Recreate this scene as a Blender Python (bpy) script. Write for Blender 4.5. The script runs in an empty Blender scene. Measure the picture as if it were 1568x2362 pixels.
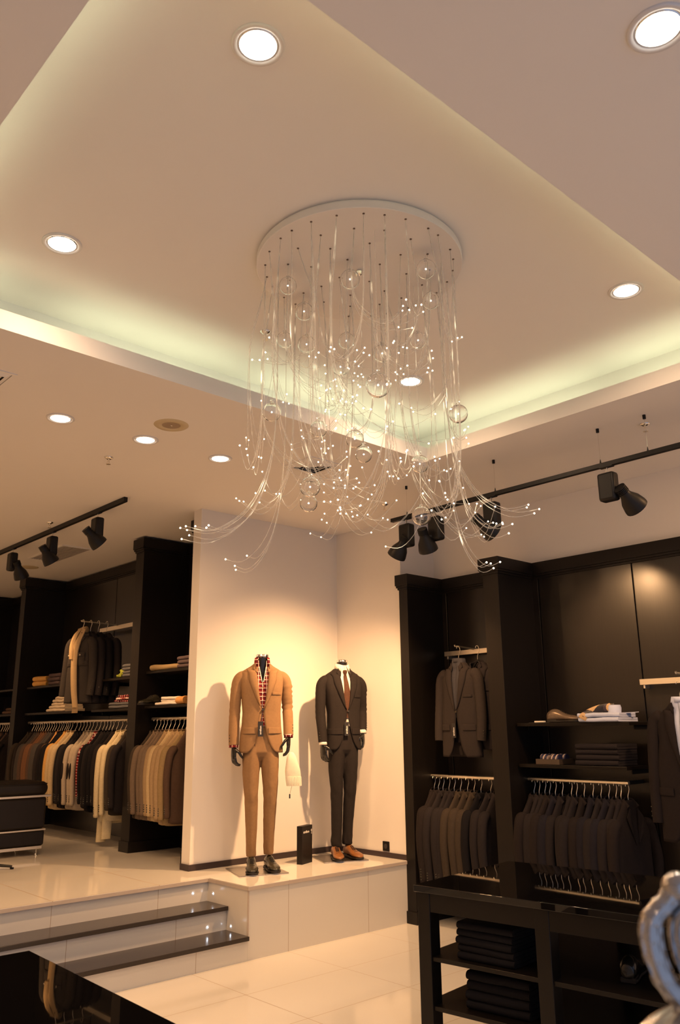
import bpy, math, random
from math import sin, cos, pi, radians, sqrt, asin, acos, atan2
from mathutils import Vector, Matrix, noise
random.seed(7)
scene = bpy.context.scene
COL = scene.collection
# ------------------------------------------------------------------ camera
F_PX, YAW, PITCH, ROLL = 1882.739, 0.828125769, 0.260685113, -0.00985988563
cam_d = bpy.data.cameras.new('camera'); cam = bpy.data.objects.new('camera', cam_d); COL.objects.link(cam)
f_ = Vector((cos(PITCH)*cos(YAW), cos(PITCH)*sin(YAW), sin(PITCH)))
r0 = Vector((sin(YAW), -cos(YAW), 0)); u0 = r0.cross(f_)
r_ = cos(ROLL)*r0 + sin(ROLL)*u0; u_ = -sin(ROLL)*r0 + cos(ROLL)*u0
M = Matrix((( r_.x, u_.x, -f_.x, 0), (r_.y, u_.y, -f_.y, 0), (r_.z, u_.z, -f_.z, 1.65), (0, 0, 0, 1)))
cam.matrix_world = M
cam_d.sensor_fit = 'VERTICAL'; cam_d.sensor_height = 23.6; cam_d.lens = F_PX/2362*23.6
cam_d.clip_start = 0.05; cam_d.clip_end = 60
cam_d.dof.use_dof = True; cam_d.dof.focus_distance = 6.8; cam_d.dof.aperture_fstop = 4.5
scene.camera = cam
# ------------------------------------------------------------------ world, exposure
scene.view_settings.view_transform = 'Standard'; scene.view_settings.look = 'None'
scene.view_settings.exposure = 0.06; scene.view_settings.gamma = 1.0
scene.view_settings.use_curve_mapping = False
w = bpy.data.worlds.new('world'); scene.world = w; w.use_nodes = True
w.node_tree.nodes['Background'].inputs[0].default_value = (0.66, 0.74, 1.0, 1)
w.node_tree.nodes['Background'].inputs[1].default_value = 0.52

HC, HU, PZ = 3.677, 4.0, 0.51          # lower ceiling, raised ceiling, platform
DISC = (2.63, 2.70)
WARM = (1.0, 0.55, 0.25); TUBE = (0.94, 1.0, 0.645)
DOWN_W, SPOT_W, TUBE_E = 13.0, 170, 7.6

# ------------------------------------------------------------------ tags
def tag(o, label=None, cat=None, group=None, kind=None):
    if label: o['label'] = label
    if cat: o['category'] = cat
    if group: o['group'] = group
    if kind: o['kind'] = kind
    return o
def empty(name, loc=(0, 0, 0), rz=0.0, label=None, cat=None, group=None):
    o = bpy.data.objects.new(name, None); COL.objects.link(o)
    o.empty_display_size = 0.1; o.location = loc; o.rotation_euler = (0, 0, rz)
    return tag(o, label, cat, group)
# ------------------------------------------------------------------ materials
def srgb(r, g, b):
    def c(v):
        v /= 255.0
        return v/12.92 if v <= 0.04045 else ((v+0.055)/1.055)**2.4
    return (c(r), c(g), c(b))
def obs(r, g, b, k=1.0):
    c = srgb(r, g, b); return tuple(min(.85, v*k/q) for v, q in zip(c, (1.0, .74, .52)))
def new_mat(name):
    m = bpy.data.materials.new(name); m.use_nodes = True
    nt = m.node_tree; return m, nt, nt.nodes['Principled BSDF']
def lk(nt, a, b): nt.links.new(a, b)
def mathn(nt, op, a, b=None, c=None):
    n = nt.nodes.new('ShaderNodeMath'); n.operation = op
    for i, v in enumerate((a, b, c)):
        if v is None: continue
        if isinstance(v, (int, float)): n.inputs[i].default_value = v
        else: lk(nt, v, n.inputs[i])
    return n.outputs[0]
def mixc(nt, fac, a, b):
    n = nt.nodes.new('ShaderNodeMix'); n.data_type = 'RGBA'
    if isinstance(fac, (int, float)): n.inputs[0].default_value = fac
    else: lk(nt, fac, n.inputs[0])
    for i, v in ((6, a), (7, b)):
        if isinstance(v, tuple): n.inputs[i].default_value = (*v[:3], 1)
        else: lk(nt, v, n.inputs[i])
    return n.outputs[2]
def objco(nt):
    return nt.nodes.new('ShaderNodeTexCoord').outputs['Object']
def sep(nt, v):
    n = nt.nodes.new('ShaderNodeSeparateXYZ'); lk(nt, v, n.inputs[0]); return n.outputs
def noise_tex(nt, co, scale, detail=3, rough=.55):
    n = nt.nodes.new('ShaderNodeTexNoise'); n.inputs['Scale'].default_value = scale
    n.inputs['Detail'].default_value = detail; n.inputs['Roughness'].default_value = rough
    lk(nt, co, n.inputs['Vector']); return n.outputs['Fac']
def bump(nt, b, h, strength, dist=0.002):
    n = nt.nodes.new('ShaderNodeBump'); n.inputs['Strength'].default_value = strength
    n.inputs['Distance'].default_value = dist
    lk(nt, h, n.inputs['Height']); lk(nt, n.outputs[0], b.inputs['Normal'])
def mat(name, col, rough=.5, metal=0.0, spec=.5, var=0.0, vscale=30, bmp=0.0, bscale=200, sheen=0.0, coat=0.0):
    m, nt, b = new_mat(name)
    b.inputs['Base Color'].default_value = (*col, 1); b.inputs['Roughness'].default_value = rough
    b.inputs['Metallic'].default_value = metal; b.inputs['Specular IOR Level'].default_value = spec
    if sheen:
        b.inputs['Sheen Weight'].default_value = sheen; b.inputs['Sheen Roughness'].default_value = .5
        b.inputs['Sheen Tint'].default_value = (*[min(1, c*2.0+.05) for c in col], 1)
    if coat: b.inputs['Coat Weight'].default_value = coat; b.inputs['Coat Roughness'].default_value = .05
    co = None
    if var:
        co = objco(nt); nz = noise_tex(nt, co, vscale)
        lk(nt, mixc(nt, nz, tuple(c*(1-var) for c in col), tuple(min(1, c*(1+var)) for c in col)), b.inputs['Base Color'])
    if bmp:
        co = co or objco(nt); bump(nt, b, noise_tex(nt, co, bscale, 2), bmp)
    return m
def fabric(name, col, var=.18, sheen=.08): return mat(name, col, .9, 0, .15, var, 55, .5, 420, sheen)
def emit(name, col, strength):
    m, nt, b = new_mat(name)
    b.inputs['Base Color'].default_value = (.8, .8, .8, 1)
    b.inputs['Emission Color'].default_value = (*col, 1); b.inputs['Emission Strength'].default_value = strength
    return m
def plaid(name, base, l1, l2, scale=28, ax=(0, 2)):
    m, nt, b = new_mat(name); b.inputs['Roughness'].default_value = .85
    b.inputs['Specular IOR Level'].default_value = .15
    s = sep(nt, objco(nt))
    def stripes(a_, off, wd):
        fr = mathn(nt, 'FRACT', mathn(nt, 'MULTIPLY_ADD', s[a_], scale, off)); return mathn(nt, 'LESS_THAN', fr, wd)
    c = mixc(nt, mathn(nt, 'MULTIPLY', mathn(nt, 'MAXIMUM', stripes(ax[0], .5, .2), stripes(ax[1], .5, .2)), .8), base, l2)
    w1 = mathn(nt, 'MAXIMUM', stripes(ax[0], .12, .16), stripes(ax[1], .12, .16))
    lk(nt, mixc(nt, mathn(nt, 'MULTIPLY', w1, .85), c, l1), b.inputs['Base Color'])
    return m
def stripe_mat(name, cols, axis=0, scale=40, skew=0.6):
    m, nt, b = new_mat(name); b.inputs['Roughness'].default_value = .45
    s = sep(nt, objco(nt))
    v = mathn(nt, 'ADD', mathn(nt, 'MULTIPLY', s[axis], scale), mathn(nt, 'MULTIPLY', s[(axis+1) % 3], scale*skew))
    f = mathn(nt, 'FRACT', v); c = cols[0]
    c = mixc(nt, mathn(nt, 'GREATER_THAN', f, .45), cols[0], cols[1])
    c = mixc(nt, mathn(nt, 'GREATER_THAN', f, .78), c, cols[2])
    lk(nt, c, b.inputs['Base Color']); return m
def tile_mat(name, col, line, axes, offs, sizes, lw=.0035, rough=.08, spec=.5, coat=0.0):
    """tiles with joints on a grid in object space (all setting objects sit at the origin)"""
    m, nt, b = new_mat(name); s = sep(nt, objco(nt)); acc = None
    for ax, of, sz in zip(axes, offs, sizes):
        v = mathn(nt, 'FRACT', mathn(nt, 'MULTIPLY', mathn(nt, 'SUBTRACT', s[ax], of - lw/2 - 50*sz), 1.0/sz))
        l = mathn(nt, 'LESS_THAN', v, lw/sz)
        acc = l if acc is None else mathn(nt, 'MAXIMUM', acc, l)
    nz = noise_tex(nt, objco(nt), 1.3, 2)
    c = mixc(nt, nz, tuple(x*.97 for x in col), tuple(min(1, x*1.03) for x in col))
    lk(nt, mixc(nt, acc, c, line), b.inputs['Base Color'])
    lk(nt, mathn(nt, 'MULTIPLY_ADD', acc, .5, rough), b.inputs['Roughness'])
    b.inputs['Specular IOR Level'].default_value = spec
    return m
def wood_mat(name, col, rough=.34):
    m, nt, b = new_mat(name); co = objco(nt)
    mp = nt.nodes.new('ShaderNodeMapping'); mp.inputs['Scale'].default_value = (14, 14, .9); lk(nt, co, mp.inputs[0])
    nz = noise_tex(nt, mp.outputs[0], 5, 6, .65)
    lk(nt, mixc(nt, nz, tuple(c*.6 for c in col), tuple(c*1.5 for c in col)), b.inputs['Base Color'])
    lk(nt, mathn(nt, 'MULTIPLY_ADD', nz, .10, rough-.05), b.inputs['Roughness'])
    b.inputs['Specular IOR Level'].default_value = .28
    bump(nt, b, nz, .12, .001)
    return m
PAINT = mat('wall_paint', (.80, .765, .715), .65, 0, .25, .015, 3, .05, 300)
CEIL = mat('ceiling_paint', (.80, .77, .735), .8, 0, .2, .012, 2, .04, 300)
TL = (.40, .31, .22)
FLOOR = tile_mat('floor_tiles', (.78, .75, .69), TL, (0, 1), (4.389, 5.398), (.87, .62), .0045)
PFLOOR = tile_mat('platform_tiles', (.78, .75, .69), TL, (0, 1), (2.70, 5.97), (.845, .80), .007)
BOXT = tile_mat('riser_tiles_front', (.74, .71, .65), TL, (0,), (4.389,), (.87,), .004, .18)
R1T = tile_mat('riser_tiles', (.74, .71, .65), TL, (0,), (2.705,), (.845,), .004, .18)
NOSE = mat('tile_edge', (.55, .47, .40), .3, 0, .4, .05, 20)
GRANITE = mat('dark_granite', (.030, .022, .019), .2, 0, .5, .35, 160)
WOOD = wood_mat('dark_wenge_veneer', (.0070, .0052, .0042))
BACKP = wood_mat('dark_wenge_back_panels', (.009, .0065, .005), .30)
BACKP.node_tree.nodes['Principled BSDF'].inputs['Coat Weight'].default_value = .7
BACKP.node_tree.nodes['Principled BSDF'].inputs['Coat Roughness'].default_value = .24
WOODF = wood_mat('dark_wenge_fronts', (.0085, .0064, .0052), .40)
GAP = mat('black_gap', (.004, .004, .004), .9)
BLACKM = mat('black_powder_coat', (.008, .0075, .0075), .45, 0, .3)
LACQ = mat('black_gloss_lacquer', (.004, .0035, .0035), .02, 0, .5)
LACQ2 = mat('dark_brown_satin_lacquer', (.0085, .0065, .0052), .30, 0, .22)
CHROME = mat('polished_chrome', (.80, .79, .77), .08, 1.0)
BRASS = mat('brushed_steel_rail', (.88, .80, .66), .36, 1.0)
STEELP = mat('brushed_steel_plate', (.42, .38, .33), .28, 1.0, .5, .06, 90)
LEATHER = mat('black_leather', (.012, .009, .008), .42, 0, .3, .2, 12, .35, 60)
MANN = mat('mannequin_gloss_black', (.012, .011, .010), .16, 0, .5)
SKIRT = mat('skirting_dark', (.045, .032, .034), .3, 0, .4)
WHITEP = mat('white_plastic', (.72, .70, .66), .4)
YELP = mat('aged_cream_plastic', (.56, .47, .30), .5)
GRILLE = mat('speaker_grille', (.33, .25, .17), .6, 0, .3, .3, 300)
RING = mat('downlight_trim_white', (.72, .70, .68), .35, 0, .4)
DARKV = mat('vent_dark', (.02, .018, .016), .8)
LAMPON = emit('downlight_glow', (1.0, .90, .74), 9.0)
TUBEON = emit('cove_tube_glow', TUBE, TUBE_E)
LEDON = emit('step_led_glow', (.80, .88, 1.0), 26.0)
SOLE = mat('shoe_sole', (.012, .009, .007), .45)
# clothing
TAN = fabric('tan_corduroy', obs(142, 97, 58), .14, .12)
DKSUIT = fabric('dark_brown_suiting', (.021, .017, .016), .2, .03)
REDPL = plaid('red_white_plaid', (.26, .018, .016), srgb(232, 216, 200), srgb(40, 30, 44), 28)
WHITESH = fabric('white_cotton', (.80, .74, .66), .03, .05)
BLUESH = fabric('pale_blue_cotton', (.56, .62, .80), .05, .05)
TIEB = fabric('brown_woven_tie', obs(84, 50, 32), .3, .05)
CREAM = fabric('cream_knit', (.80, .74, .60), .08, .2)
GREYKN = fabric('grey_knit', (.060, .058, .066), .15, .1)
TANSHOE = mat('cognac_leather', obs(132, 74, 32), .28, 0, .5, .3, 25)
DKSHOE = mat('dark_green_brown_leather', (.035, .032, .022), .22, 0, .5, .3, 25)
TAGM = mat('black_card', (.018, .016, .015), .5)
WPRINT = mat('white_print', (.85, .82, .76), .6)
CLOTH = {k: fabric('cloth_'+k, obs(*v), .18, .03) for k, v in dict(
    black=(24, 18, 16), charcoal=(40, 30, 25), olive=(62, 46, 32), brown=(86, 58, 40), rust=(112, 68, 40), greyplaid=(72, 58, 46),
    camel=(205, 138, 66), beige=(196, 152, 100), cream=(216, 176, 122), taupe=(116, 87, 62), tan=(166, 124, 80),
    khaki=(150, 112, 68), mauve=(86, 63, 54), navy=(34, 27, 27), brownblack=(38, 27, 21), orange=(206, 132, 66),
    stone=(186, 150, 112), grey=(92, 80, 70), yellow=(150, 138, 44)).items()}
CLOTH['plaid'] = plaid('rack_shirt_plaid', srgb(150, 36, 34), srgb(230, 214, 204), srgb(50, 30, 44), 34)
TIESTR = stripe_mat('striped_tie_silk', [srgb(28, 22, 26), srgb(196, 160, 110), srgb(60, 50, 60)], 0, 30, .8)
def real_glass(name):
    m, nt, b = new_mat(name); b.inputs['Base Color'].default_value = (1, 1, 1, 1); b.inputs['Roughness'].default_value = 0.0
    b.inputs['Transmission Weight'].default_value = 1.0; b.inputs['IOR'].default_value = 1.45; return m
GLASS = real_glass('clear_blown_glass')
def fibre_mat():
    m, nt, b = new_mat('optical_fibre'); out = nt.nodes['Material Output']
    b.inputs['Base Color'].default_value = (.85, .80, .70, 1); b.inputs['Roughness'].default_value = .25
    b.inputs['Emission Color'].default_value = (1, .80, .52, 1)
    co = objco(nt); nz = noise_tex(nt, co, 7.0, 2)
    z = sep(nt, co)[2]                                   # light leaks from bends lower down the strands
    low = mathn(nt, 'MINIMUM', mathn(nt, 'MAXIMUM', mathn(nt, 'MULTIPLY', z, -1.4), .05), 1.0)
    lit = mathn(nt, 'MULTIPLY', mathn(nt, 'MULTIPLY', mathn(nt, 'MAXIMUM', mathn(nt, 'MULTIPLY_ADD', nz, 16.0, -9.6), .015), low), 1.2)
    lk(nt, lit, b.inputs['Emission Strength'])
    tr = nt.nodes.new('ShaderNodeBsdfTransparent'); mx = nt.nodes.new('ShaderNodeMixShader')
    mx.inputs[0].default_value = .36; lk(nt, tr.outputs[0], mx.inputs[1]); lk(nt, b.outputs[0], mx.inputs[2]); lk(nt, mx.outputs[0], out.inputs[0])
    return m
FIBRE = fibre_mat(); FTIP = emit('fibre_tip_glow', (1, .84, .62), 5.0)

# ------------------------------------------------------------------ mesh builder
class MB:
    def __init__(s): s.v = []; s.f = []
    def add(s, vs, fs):
        o = len(s.v); s.v += [tuple(v) for v in vs]; s.f += [tuple(i+o for i in f) for f in fs]; return s
    def box(s, x0, y0, z0, x1, y1, z1):
        return s.add([(x0, y0, z0), (x1, y0, z0), (x1, y1, z0), (x0, y1, z0), (x0, y0, z1), (x1, y0, z1), (x1, y1, z1), (x0, y1, z1)],
                     [(3, 2, 1, 0), (4, 5, 6, 7), (0, 1, 5, 4), (1, 2, 6, 5), (2, 3, 7, 6), (3, 0, 4, 7)])
    def loft(s, rings, caps=True, closed=True):
        n = len(rings[0]); o = len(s.v)
        for r in rings: s.v += [tuple(p) for p in r]
        for i in range(len(rings)-1):
            for j in range(n if closed else n-1):
                a = o+i*n+j; b = o+i*n+(j+1) % n; s.f.append((a, b, b+n, a+n))
        if caps:
            s.f.append(tuple(o+j for j in reversed(range(n)))); s.f.append(tuple(o+(len(rings)-1)*n+j for j in range(n)))
        return s
    def tube(s, path, rad, n=8, caps=True, ref=(0, 0, 1)):
        P = [Vector(p) for p in path]; m = len(P)
        rad = rad if isinstance(rad, (list, tuple)) else [rad]*m
        T = [(P[min(i+1, m-1)]-P[max(i-1, 0)]).normalized() for i in range(m)]
        R = Vector(ref)
        if abs(T[0].dot(R.normalized())) > .97: R = Vector((1, 0, 0)) if abs(T[0].x) < .9 else Vector((0, 1, 0))
        u = (R - T[0]*R.dot(T[0])).normalized(); rings = []
        for i in range(m):
            u = (u - T[i]*u.dot(T[i])).normalized(); wv = T[i].cross(u)
            ra, rb = rad[i] if isinstance(rad[i], (list, tuple)) else (rad[i], rad[i])
            rings.append([P[i] + u*(ra*cos(2*pi*k/n)) + wv*(rb*sin(2*pi*k/n)) for k in range(n)])
        return s.loft(rings, caps)
    def lathe(s, prof, n=24, c=(0, 0, 0), caps=False):
        return s.loft([[(c[0]+r*cos(2*pi*k/n), c[1]+r*sin(2*pi*k/n), c[2]+z) for k in range(n)] for r, z in prof], caps)
    def cyl(s, c, r, z0, z1, n=24): return s.lathe([(r, z0), (r, z1)], n, (c[0], c[1], 0), True)
    def sphere(s, c, r, n=12, m=8, sc=(1, 1, 1)):
        rings = [[(c[0]+sc[0]*r*sin(t)*cos(2*pi*k/n), c[1]+sc[1]*r*sin(t)*sin(2*pi*k/n), c[2]-sc[2]*r*cos(t)) for k in range(n)]
                 for t in [pi*(i+.02)/(m+.04) for i in range(m+1)]]
        return s.loft(rings, True)
    def build(s, name, material, parent=None, smooth=35, bevel=0.0, solid=0.0, voxel=0.0, sub=0, M=None, loc=None):
        me = bpy.data.meshes.new(name)
        me.from_pydata([M @ Vector(v) for v in s.v] if M else s.v, [], s.f); me.update()
        for m in (material if isinstance(material, list) else [material]): me.materials.append(m)
        if smooth:
            me.shade_smooth()
            if smooth < 180: me.set_sharp_from_angle(angle=radians(smooth))
        o = bpy.data.objects.new(name, me); COL.objects.link(o)
        if parent is not None: o.parent = parent
        if loc: o.location = loc
        if solid: md = o.modifiers.new('s', 'SOLIDIFY'); md.thickness = solid; md.offset = -1
        if bevel: md = o.modifiers.new('b', 'BEVEL'); md.width = bevel; md.segments = 2; md.limit_method = 'ANGLE'
        if voxel: md = o.modifiers.new('r', 'REMESH'); md.mode = 'VOXEL'; md.voxel_size = voxel; md.use_smooth_shade = True
        if sub: md = o.modifiers.new('u', 'SUBSURF'); md.levels = sub; md.render_levels = sub
        return o
def struct(name, mb, m, **k): return tag(mb.build(name, m, **k), kind='structure')
def crom(pts, n):
    """Catmull-Rom resample of tuples"""
    out = []; m = len(pts)
    for i in range(n):
        t = i/(n-1)*(m-1); k = min(int(t), m-2); u = t-k
        p0, p1, p2, p3 = (pts[max(k-1, 0)], pts[k], pts[k+1], pts[min(k+2, m-1)])
        out.append(tuple(.5*(2*b+(c-a)*u+(2*a-5*b+4*c-d)*u*u+(-a+3*b-3*c+d)*u**3) for a, b, c, d in zip(p0, p1, p2, p3)))
    return out
def lerp(a, b, t): return a+(b-a)*t
def copy_tree(o, parent=None):
    c = o.copy(); COL.objects.link(c)
    if parent is not None: c.parent = parent
    for ch in list(o.children): copy_tree(ch, c)
    return c
ORD = ['first', 'second', 'third', 'fourth', 'fifth', 'sixth', 'seventh', 'eighth', 'ninth', 'tenth', 'eleventh', 'twelfth', 'thirteenth',
       'fourteenth', 'fifteenth', 'sixteenth', 'seventeenth', 'eighteenth', 'nineteenth', 'twentieth']
ORD += ['twenty-'+w_ for w_ in ORD[:9]] + ['thirtieth'] + ['thirty-'+w_ for w_ in ORD[:9]]

# ------------------------------------------------------------------ structure
# tray opening x .753-4.611, y 1.444-4.009
TX0, TX1, TY0, TY1 = .753, 4.611, 1.444, 4.009
CX0, CX1, CY0, CY1 = TX0-.30, TX1+.26, TY0-.30, TY1+.30
X0, X1, Y0, Y1 = -3.0, 6.40, -2.0, 13.0
m = MB()
Zt = HC+.025
e_ = .02
for b in ((X0, Y0, X1, TY0-e_), (X0, TY1+e_, X1, Y1), (X0, TY0-e_, TX0-e_, TY1+e_), (TX1+e_, TY0-e_, X1, TY1+e_)): m.box(b[0], b[1], HC, b[2], b[3], Zt)
LT, LZ = .02, 3.785                                   # lip
m.box(TX0-LT, TY1, HC, TX1+LT, TY1+LT, LZ); m.box(TX0-LT, TY0-LT, HC, TX1+LT, TY0, LZ)
m.box(TX0-LT, TY0, HC, TX0, TY1, LZ); m.box(TX1, TY0, HC, TX1+LT, TY1, LZ)
struct('ceiling', m, CEIL, smooth=0)
m = MB(); m.box(CX0-.02, CY0-.02, HU, CX1+.02, CY1+.02, HU+.03)
m.box(CX0, CY1, Zt, CX1, CY1+.02, HU); m.box(CX0, CY0-.02, Zt, CX1, CY0, HU); m.box(CX0-.02, CY0, Zt, CX0, CY1, HU); m.box(CX1, CY0, Zt, CX1+.02, CY1, HU)
struct('ceiling_raised', m, CEIL, smooth=0)
struct('floor', MB().box(X0, Y0, -.03, X1, 6.1, 0), FLOOR, smooth=0)
m = MB().box(X0, 5.95, PZ-.028, 4.0, Y1, PZ).box(4.0, 5.41, PZ-.028, 5.80, 6.4, PZ).box(4.0, 6.4, PZ-.028, 4.9, Y1, PZ)
struct('floor_platform', m, PFLOOR, smooth=0)
m = MB().box(X0, 5.949, PZ-.0275, 3.989, 5.9505, PZ-.003).box(3.989, 5.409, PZ-.0275, 5.79, 5.4105, PZ-.003).box(3.989, 5.41, PZ-.0275, 3.9905, 5.95, PZ-.003)
struct('trim_nosing', m, NOSE, smooth=0)
struct('platform_front', MB().box(4.0, 5.42, 0, 5.75, 6.3, PZ-.028), BOXT, smooth=0)
struct('platform_base', MB().box(X0, 5.97, 0, 4.0, 6.3, PZ-.028), R1T, smooth=0)
struct('step_riser_1', MB().box(X0, 5.42, 0, 3.999, 5.97, .14), R1T, smooth=0)
struct('step_riser_2', MB().box(X0, 5.70, .17, 3.999, 5.97, .31), R1T, smooth=0)
struct('step_tread_1', MB().box(X0, 5.395, .14, 3.998, 5.972, .17), GRANITE, smooth=0, bevel=.003)
struct('step_tread_2', MB().box(X0, 5.675, .31, 3.998, 5.972, .34), GRANITE, smooth=0, bevel=.003)
struct('trim_corner', MB().box(3.994, 5.414, .172, 4.004, 5.424, PZ-.028), NOSE, smooth=0)
# walls
YA = 6.347
struct('wall_display', MB().box(4.061, YA, PZ, 5.77, 6.475, HC), PAINT, smooth=0)
struct('wall_display_return', MB().box(5.77, 5.42, PZ-.03, 6.27, 6.475, HC), PAINT, smooth=0)
struct('wall_right', MB().box(6.27, Y0, 0, 6.37, 6.475, HC), PAINT, smooth=0)
struct('wall_left', MB().box(4.82, 6.475, 0, 4.92, Y1, HC), PAINT, smooth=0)
struct('wall_far', MB().box(X0, Y1-.1, 0, 4.9, Y1, HC), PAINT, smooth=0)
struct('wall_near_left', MB().box(X0-.1, Y0, 0, X0, Y1, HC), PAINT, smooth=0)
m = MB().box(4.061, YA-.016, PZ, 5.77, YA, PZ+.05).box(4.045, YA-.016, PZ, 4.061, 6.475, PZ+.05)
struct('baseboard_display', m, SKIRT, smooth=0, bevel=.002)
struct('baseboard_return', MB().box(5.754, 5.425, PZ, 5.77, YA, PZ+.045), SKIRT, smooth=0, bevel=.002)
# wall socket
s_ = empty('wall_socket', (5.77, 5.695, PZ+.095), 0, 'dark square wall socket low on the white wall right of the dark-suited mannequin', 'socket')
MB().box(-.009, -.042, -.042, 0, .042, .042).build('face_plate', BLACKM, s_, bevel=.003)
m = MB(); m.tube([(-.009, 0, 0), (-.012, 0, 0)], .022, 20); m.build('outlet_ring', mat('socket_insert', (.05, .045, .045), .3), s_)

# ------------------------------------------------------------------ lights in the ceiling
def lamp_area(name, parent, loc, size, power, col, spread=160):
    d = bpy.data.lights.new(name, 'AREA'); d.shape = 'DISK'; d.size = size; d.energy = power; d.color = col; d.spread = radians(spread)
    o = bpy.data.objects.new(name, d); COL.objects.link(o); o.parent = parent; o.location = loc
    return o
def downlight(x, y, z, r, label, power=DOWN_W, col=WARM):
    t = empty('recessed_downlight', (x, y, z), 0, label, 'ceiling light', 'round recessed downlights')
    MB().lathe([(r*.76, 0), (r*.80, -.006), (r*.95, -.009), (r, -.004), (r, 0)], 40).build('trim_ring', RING, t, smooth=60)
    MB().lathe([(r*.76, 0), (r*.72, -.004), (r*.70, -.005)], 36).build('reflector', CHROME, t, smooth=60)
    MB().lathe([(.001, -.012), (r*.4, -.011), (r*.62, -.008), (r*.70, -.004)], 36).build('lamp_glass', LAMPON, t, smooth=180)
    lamp_area('lamp', t, (0, 0, -.02), r*1.3, power, col)
    return t
UPC = (1.0, .64, .38)
for (x, y, lb) in ((1.40, 1.93, 'round downlight in the raised ceiling, nearest of its four'), (1.41, 3.56, 'round downlight in the raised ceiling, left of the chandelier'),
                   (3.94, 1.92, 'round downlight in the raised ceiling, right of the chandelier'), (3.94, 3.55, 'round downlight in the raised ceiling, seen through the chandelier strands')):
    downlight(x, y, HU, .095, lb, DOWN_W*1.0, UPC)
for (x, lb) in ((2.077, 'round downlight in the low ceiling, leftmost of the row of three'), (2.712, 'round downlight in the low ceiling beside the round speaker, middle of the row of three'),
                (3.355, 'round downlight in the low ceiling, rightmost of the row of three')):
    downlight(x, 5.012, HC, .092, lb, DOWN_W*1.7)
downlight(2.065, .815, HC, .092, 'round downlight in the top right corner, near the raised ceiling edge', DOWN_W*.8, (1, .80, .62))
# bare lamps added out of view to warm the ceiling, walls and bounce light
for (x, y) in ((4.4, .4), (-1.2, 5.0), (-1.2, 8.0), (1.2, 8.6), (1.2, 11.2), (5.6, 1.6)):
    d = bpy.data.lights.new('unseen_fill_lamp', 'AREA'); d.shape = 'DISK'; d.size = .13; d.energy = DOWN_W*(1.9 if y > 4 else 1.15); d.color = WARM
    o = bpy.data.objects.new('unseen_fill_lamp', d); COL.objects.link(o); o.location = (x, y, HC-.015)
# cove tubes
def cove_tube(x0, y0, x1, y1, lb):
    t = empty('cove_tube_light', ((x0+x1)/2, (y0+y1)/2, 3.725), atan2(y1-y0, x1-x0), lb, 'cove light', 'fluorescent tubes hidden in the ceiling cove')
    L = sqrt((x1-x0)**2+(y1-y0)**2)/2
    MB().box(-L, -.02, -.022, L, .02, -.005).build('batten', WHITEP, t)
    MB().tube([(-L+.02, 0, .012), (L-.02, 0, .012)], .013, 10).build('tube', TUBEON, t)
d_ = .085
for i, (a, b) in enumerate(((.50, 1.30), (1.66, 2.86), (3.0, 4.7))):
    cove_tube(a, TY1+d_, b, TY1+d_, 'fluorescent tube behind the far left cove lip, %s from the left' % ORD[i])
    cove_tube(a, TY0-d_, b, TY0-d_, 'fluorescent tube behind the near right cove lip, %s from the left' % ORD[i])
for i, (a, b) in enumerate(((1.35, 2.5), (2.62, 3.95))):
    cove_tube(TX1+d_, a, TX1+d_, b, 'fluorescent tube behind the far right cove lip, %s from the right' % ORD[i])
    cove_tube(TX0-d_, a, TX0-d_, b, 'fluorescent tube behind the near left cove lip, %s from the near end' % ORD[i])
# speaker, sprinklers, vents, grille
t = empty('ceiling_speaker', (2.70, 4.64, HC), 0, 'round cream ceiling speaker beside the middle downlight of the low ceiling', 'speaker')
MB().lathe([(.062, -.002), (.066, -.006), (.11, -.006), (.118, 0)], 40).build('bezel', YELP, t, smooth=60)
MB().lathe([(.001, -.004), (.064, -.003)], 36).build('grille', GRILLE, t)
MB().lathe([(.001, -.008), (.008, -.006), (.008, -.003)], 12).build('centre_screw', CHROME, t)
t = empty('ceiling_disc', (3.966, 10.14, HC), 0, 'small round beige disc in the ceiling behind the left track', 'ceiling disc')
MB().lathe([(.001, -.012), (.09, -.010), (.11, -.004), (.11, 0)], 32).build('cover_disc', YELP, t)
for (x, y, z, lb) in ((2.701, 5.546, HC, 'fire sprinkler between the downlight row and the left track'), (3.203, 7.771, HC, 'fire sprinkler just above the left track'),
                      (5.266, 5.12, HC, 'fire sprinkler above the dark-suited mannequin, left of the right track'), (5.153, 2.482, HC, 'fire sprinkler above the right track beside a support wire'),
                      (2.733, 3.634, HU, 'chrome fire sprinkler in the raised ceiling left of the chandelier')):
    t = empty('fire_sprinkler', (x, y, z), 0, lb, 'sprinkler', 'fire sprinklers')
    MB().lathe([(.034, 0), (.034, -.004), (.014, -.016), (.001, -.016)], 20).build('escutcheon', CHROME, t, smooth=60)
    m = MB(); m.tube([(0, 0, -.014), (0, 0, -.03)], .007, 8)
    m.tube([(0, 0, -.028), (.010, 0, -.038), (.006, 0, -.052)], .0022, 6); m.tube([(0, 0, -.028), (-.010, 0, -.038), (-.006, 0, -.052)], .0022, 6)
    m.cyl((0, 0), .016, -.056, -.053, 14); m.build('sprinkler_head', BRASS, t)
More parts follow.
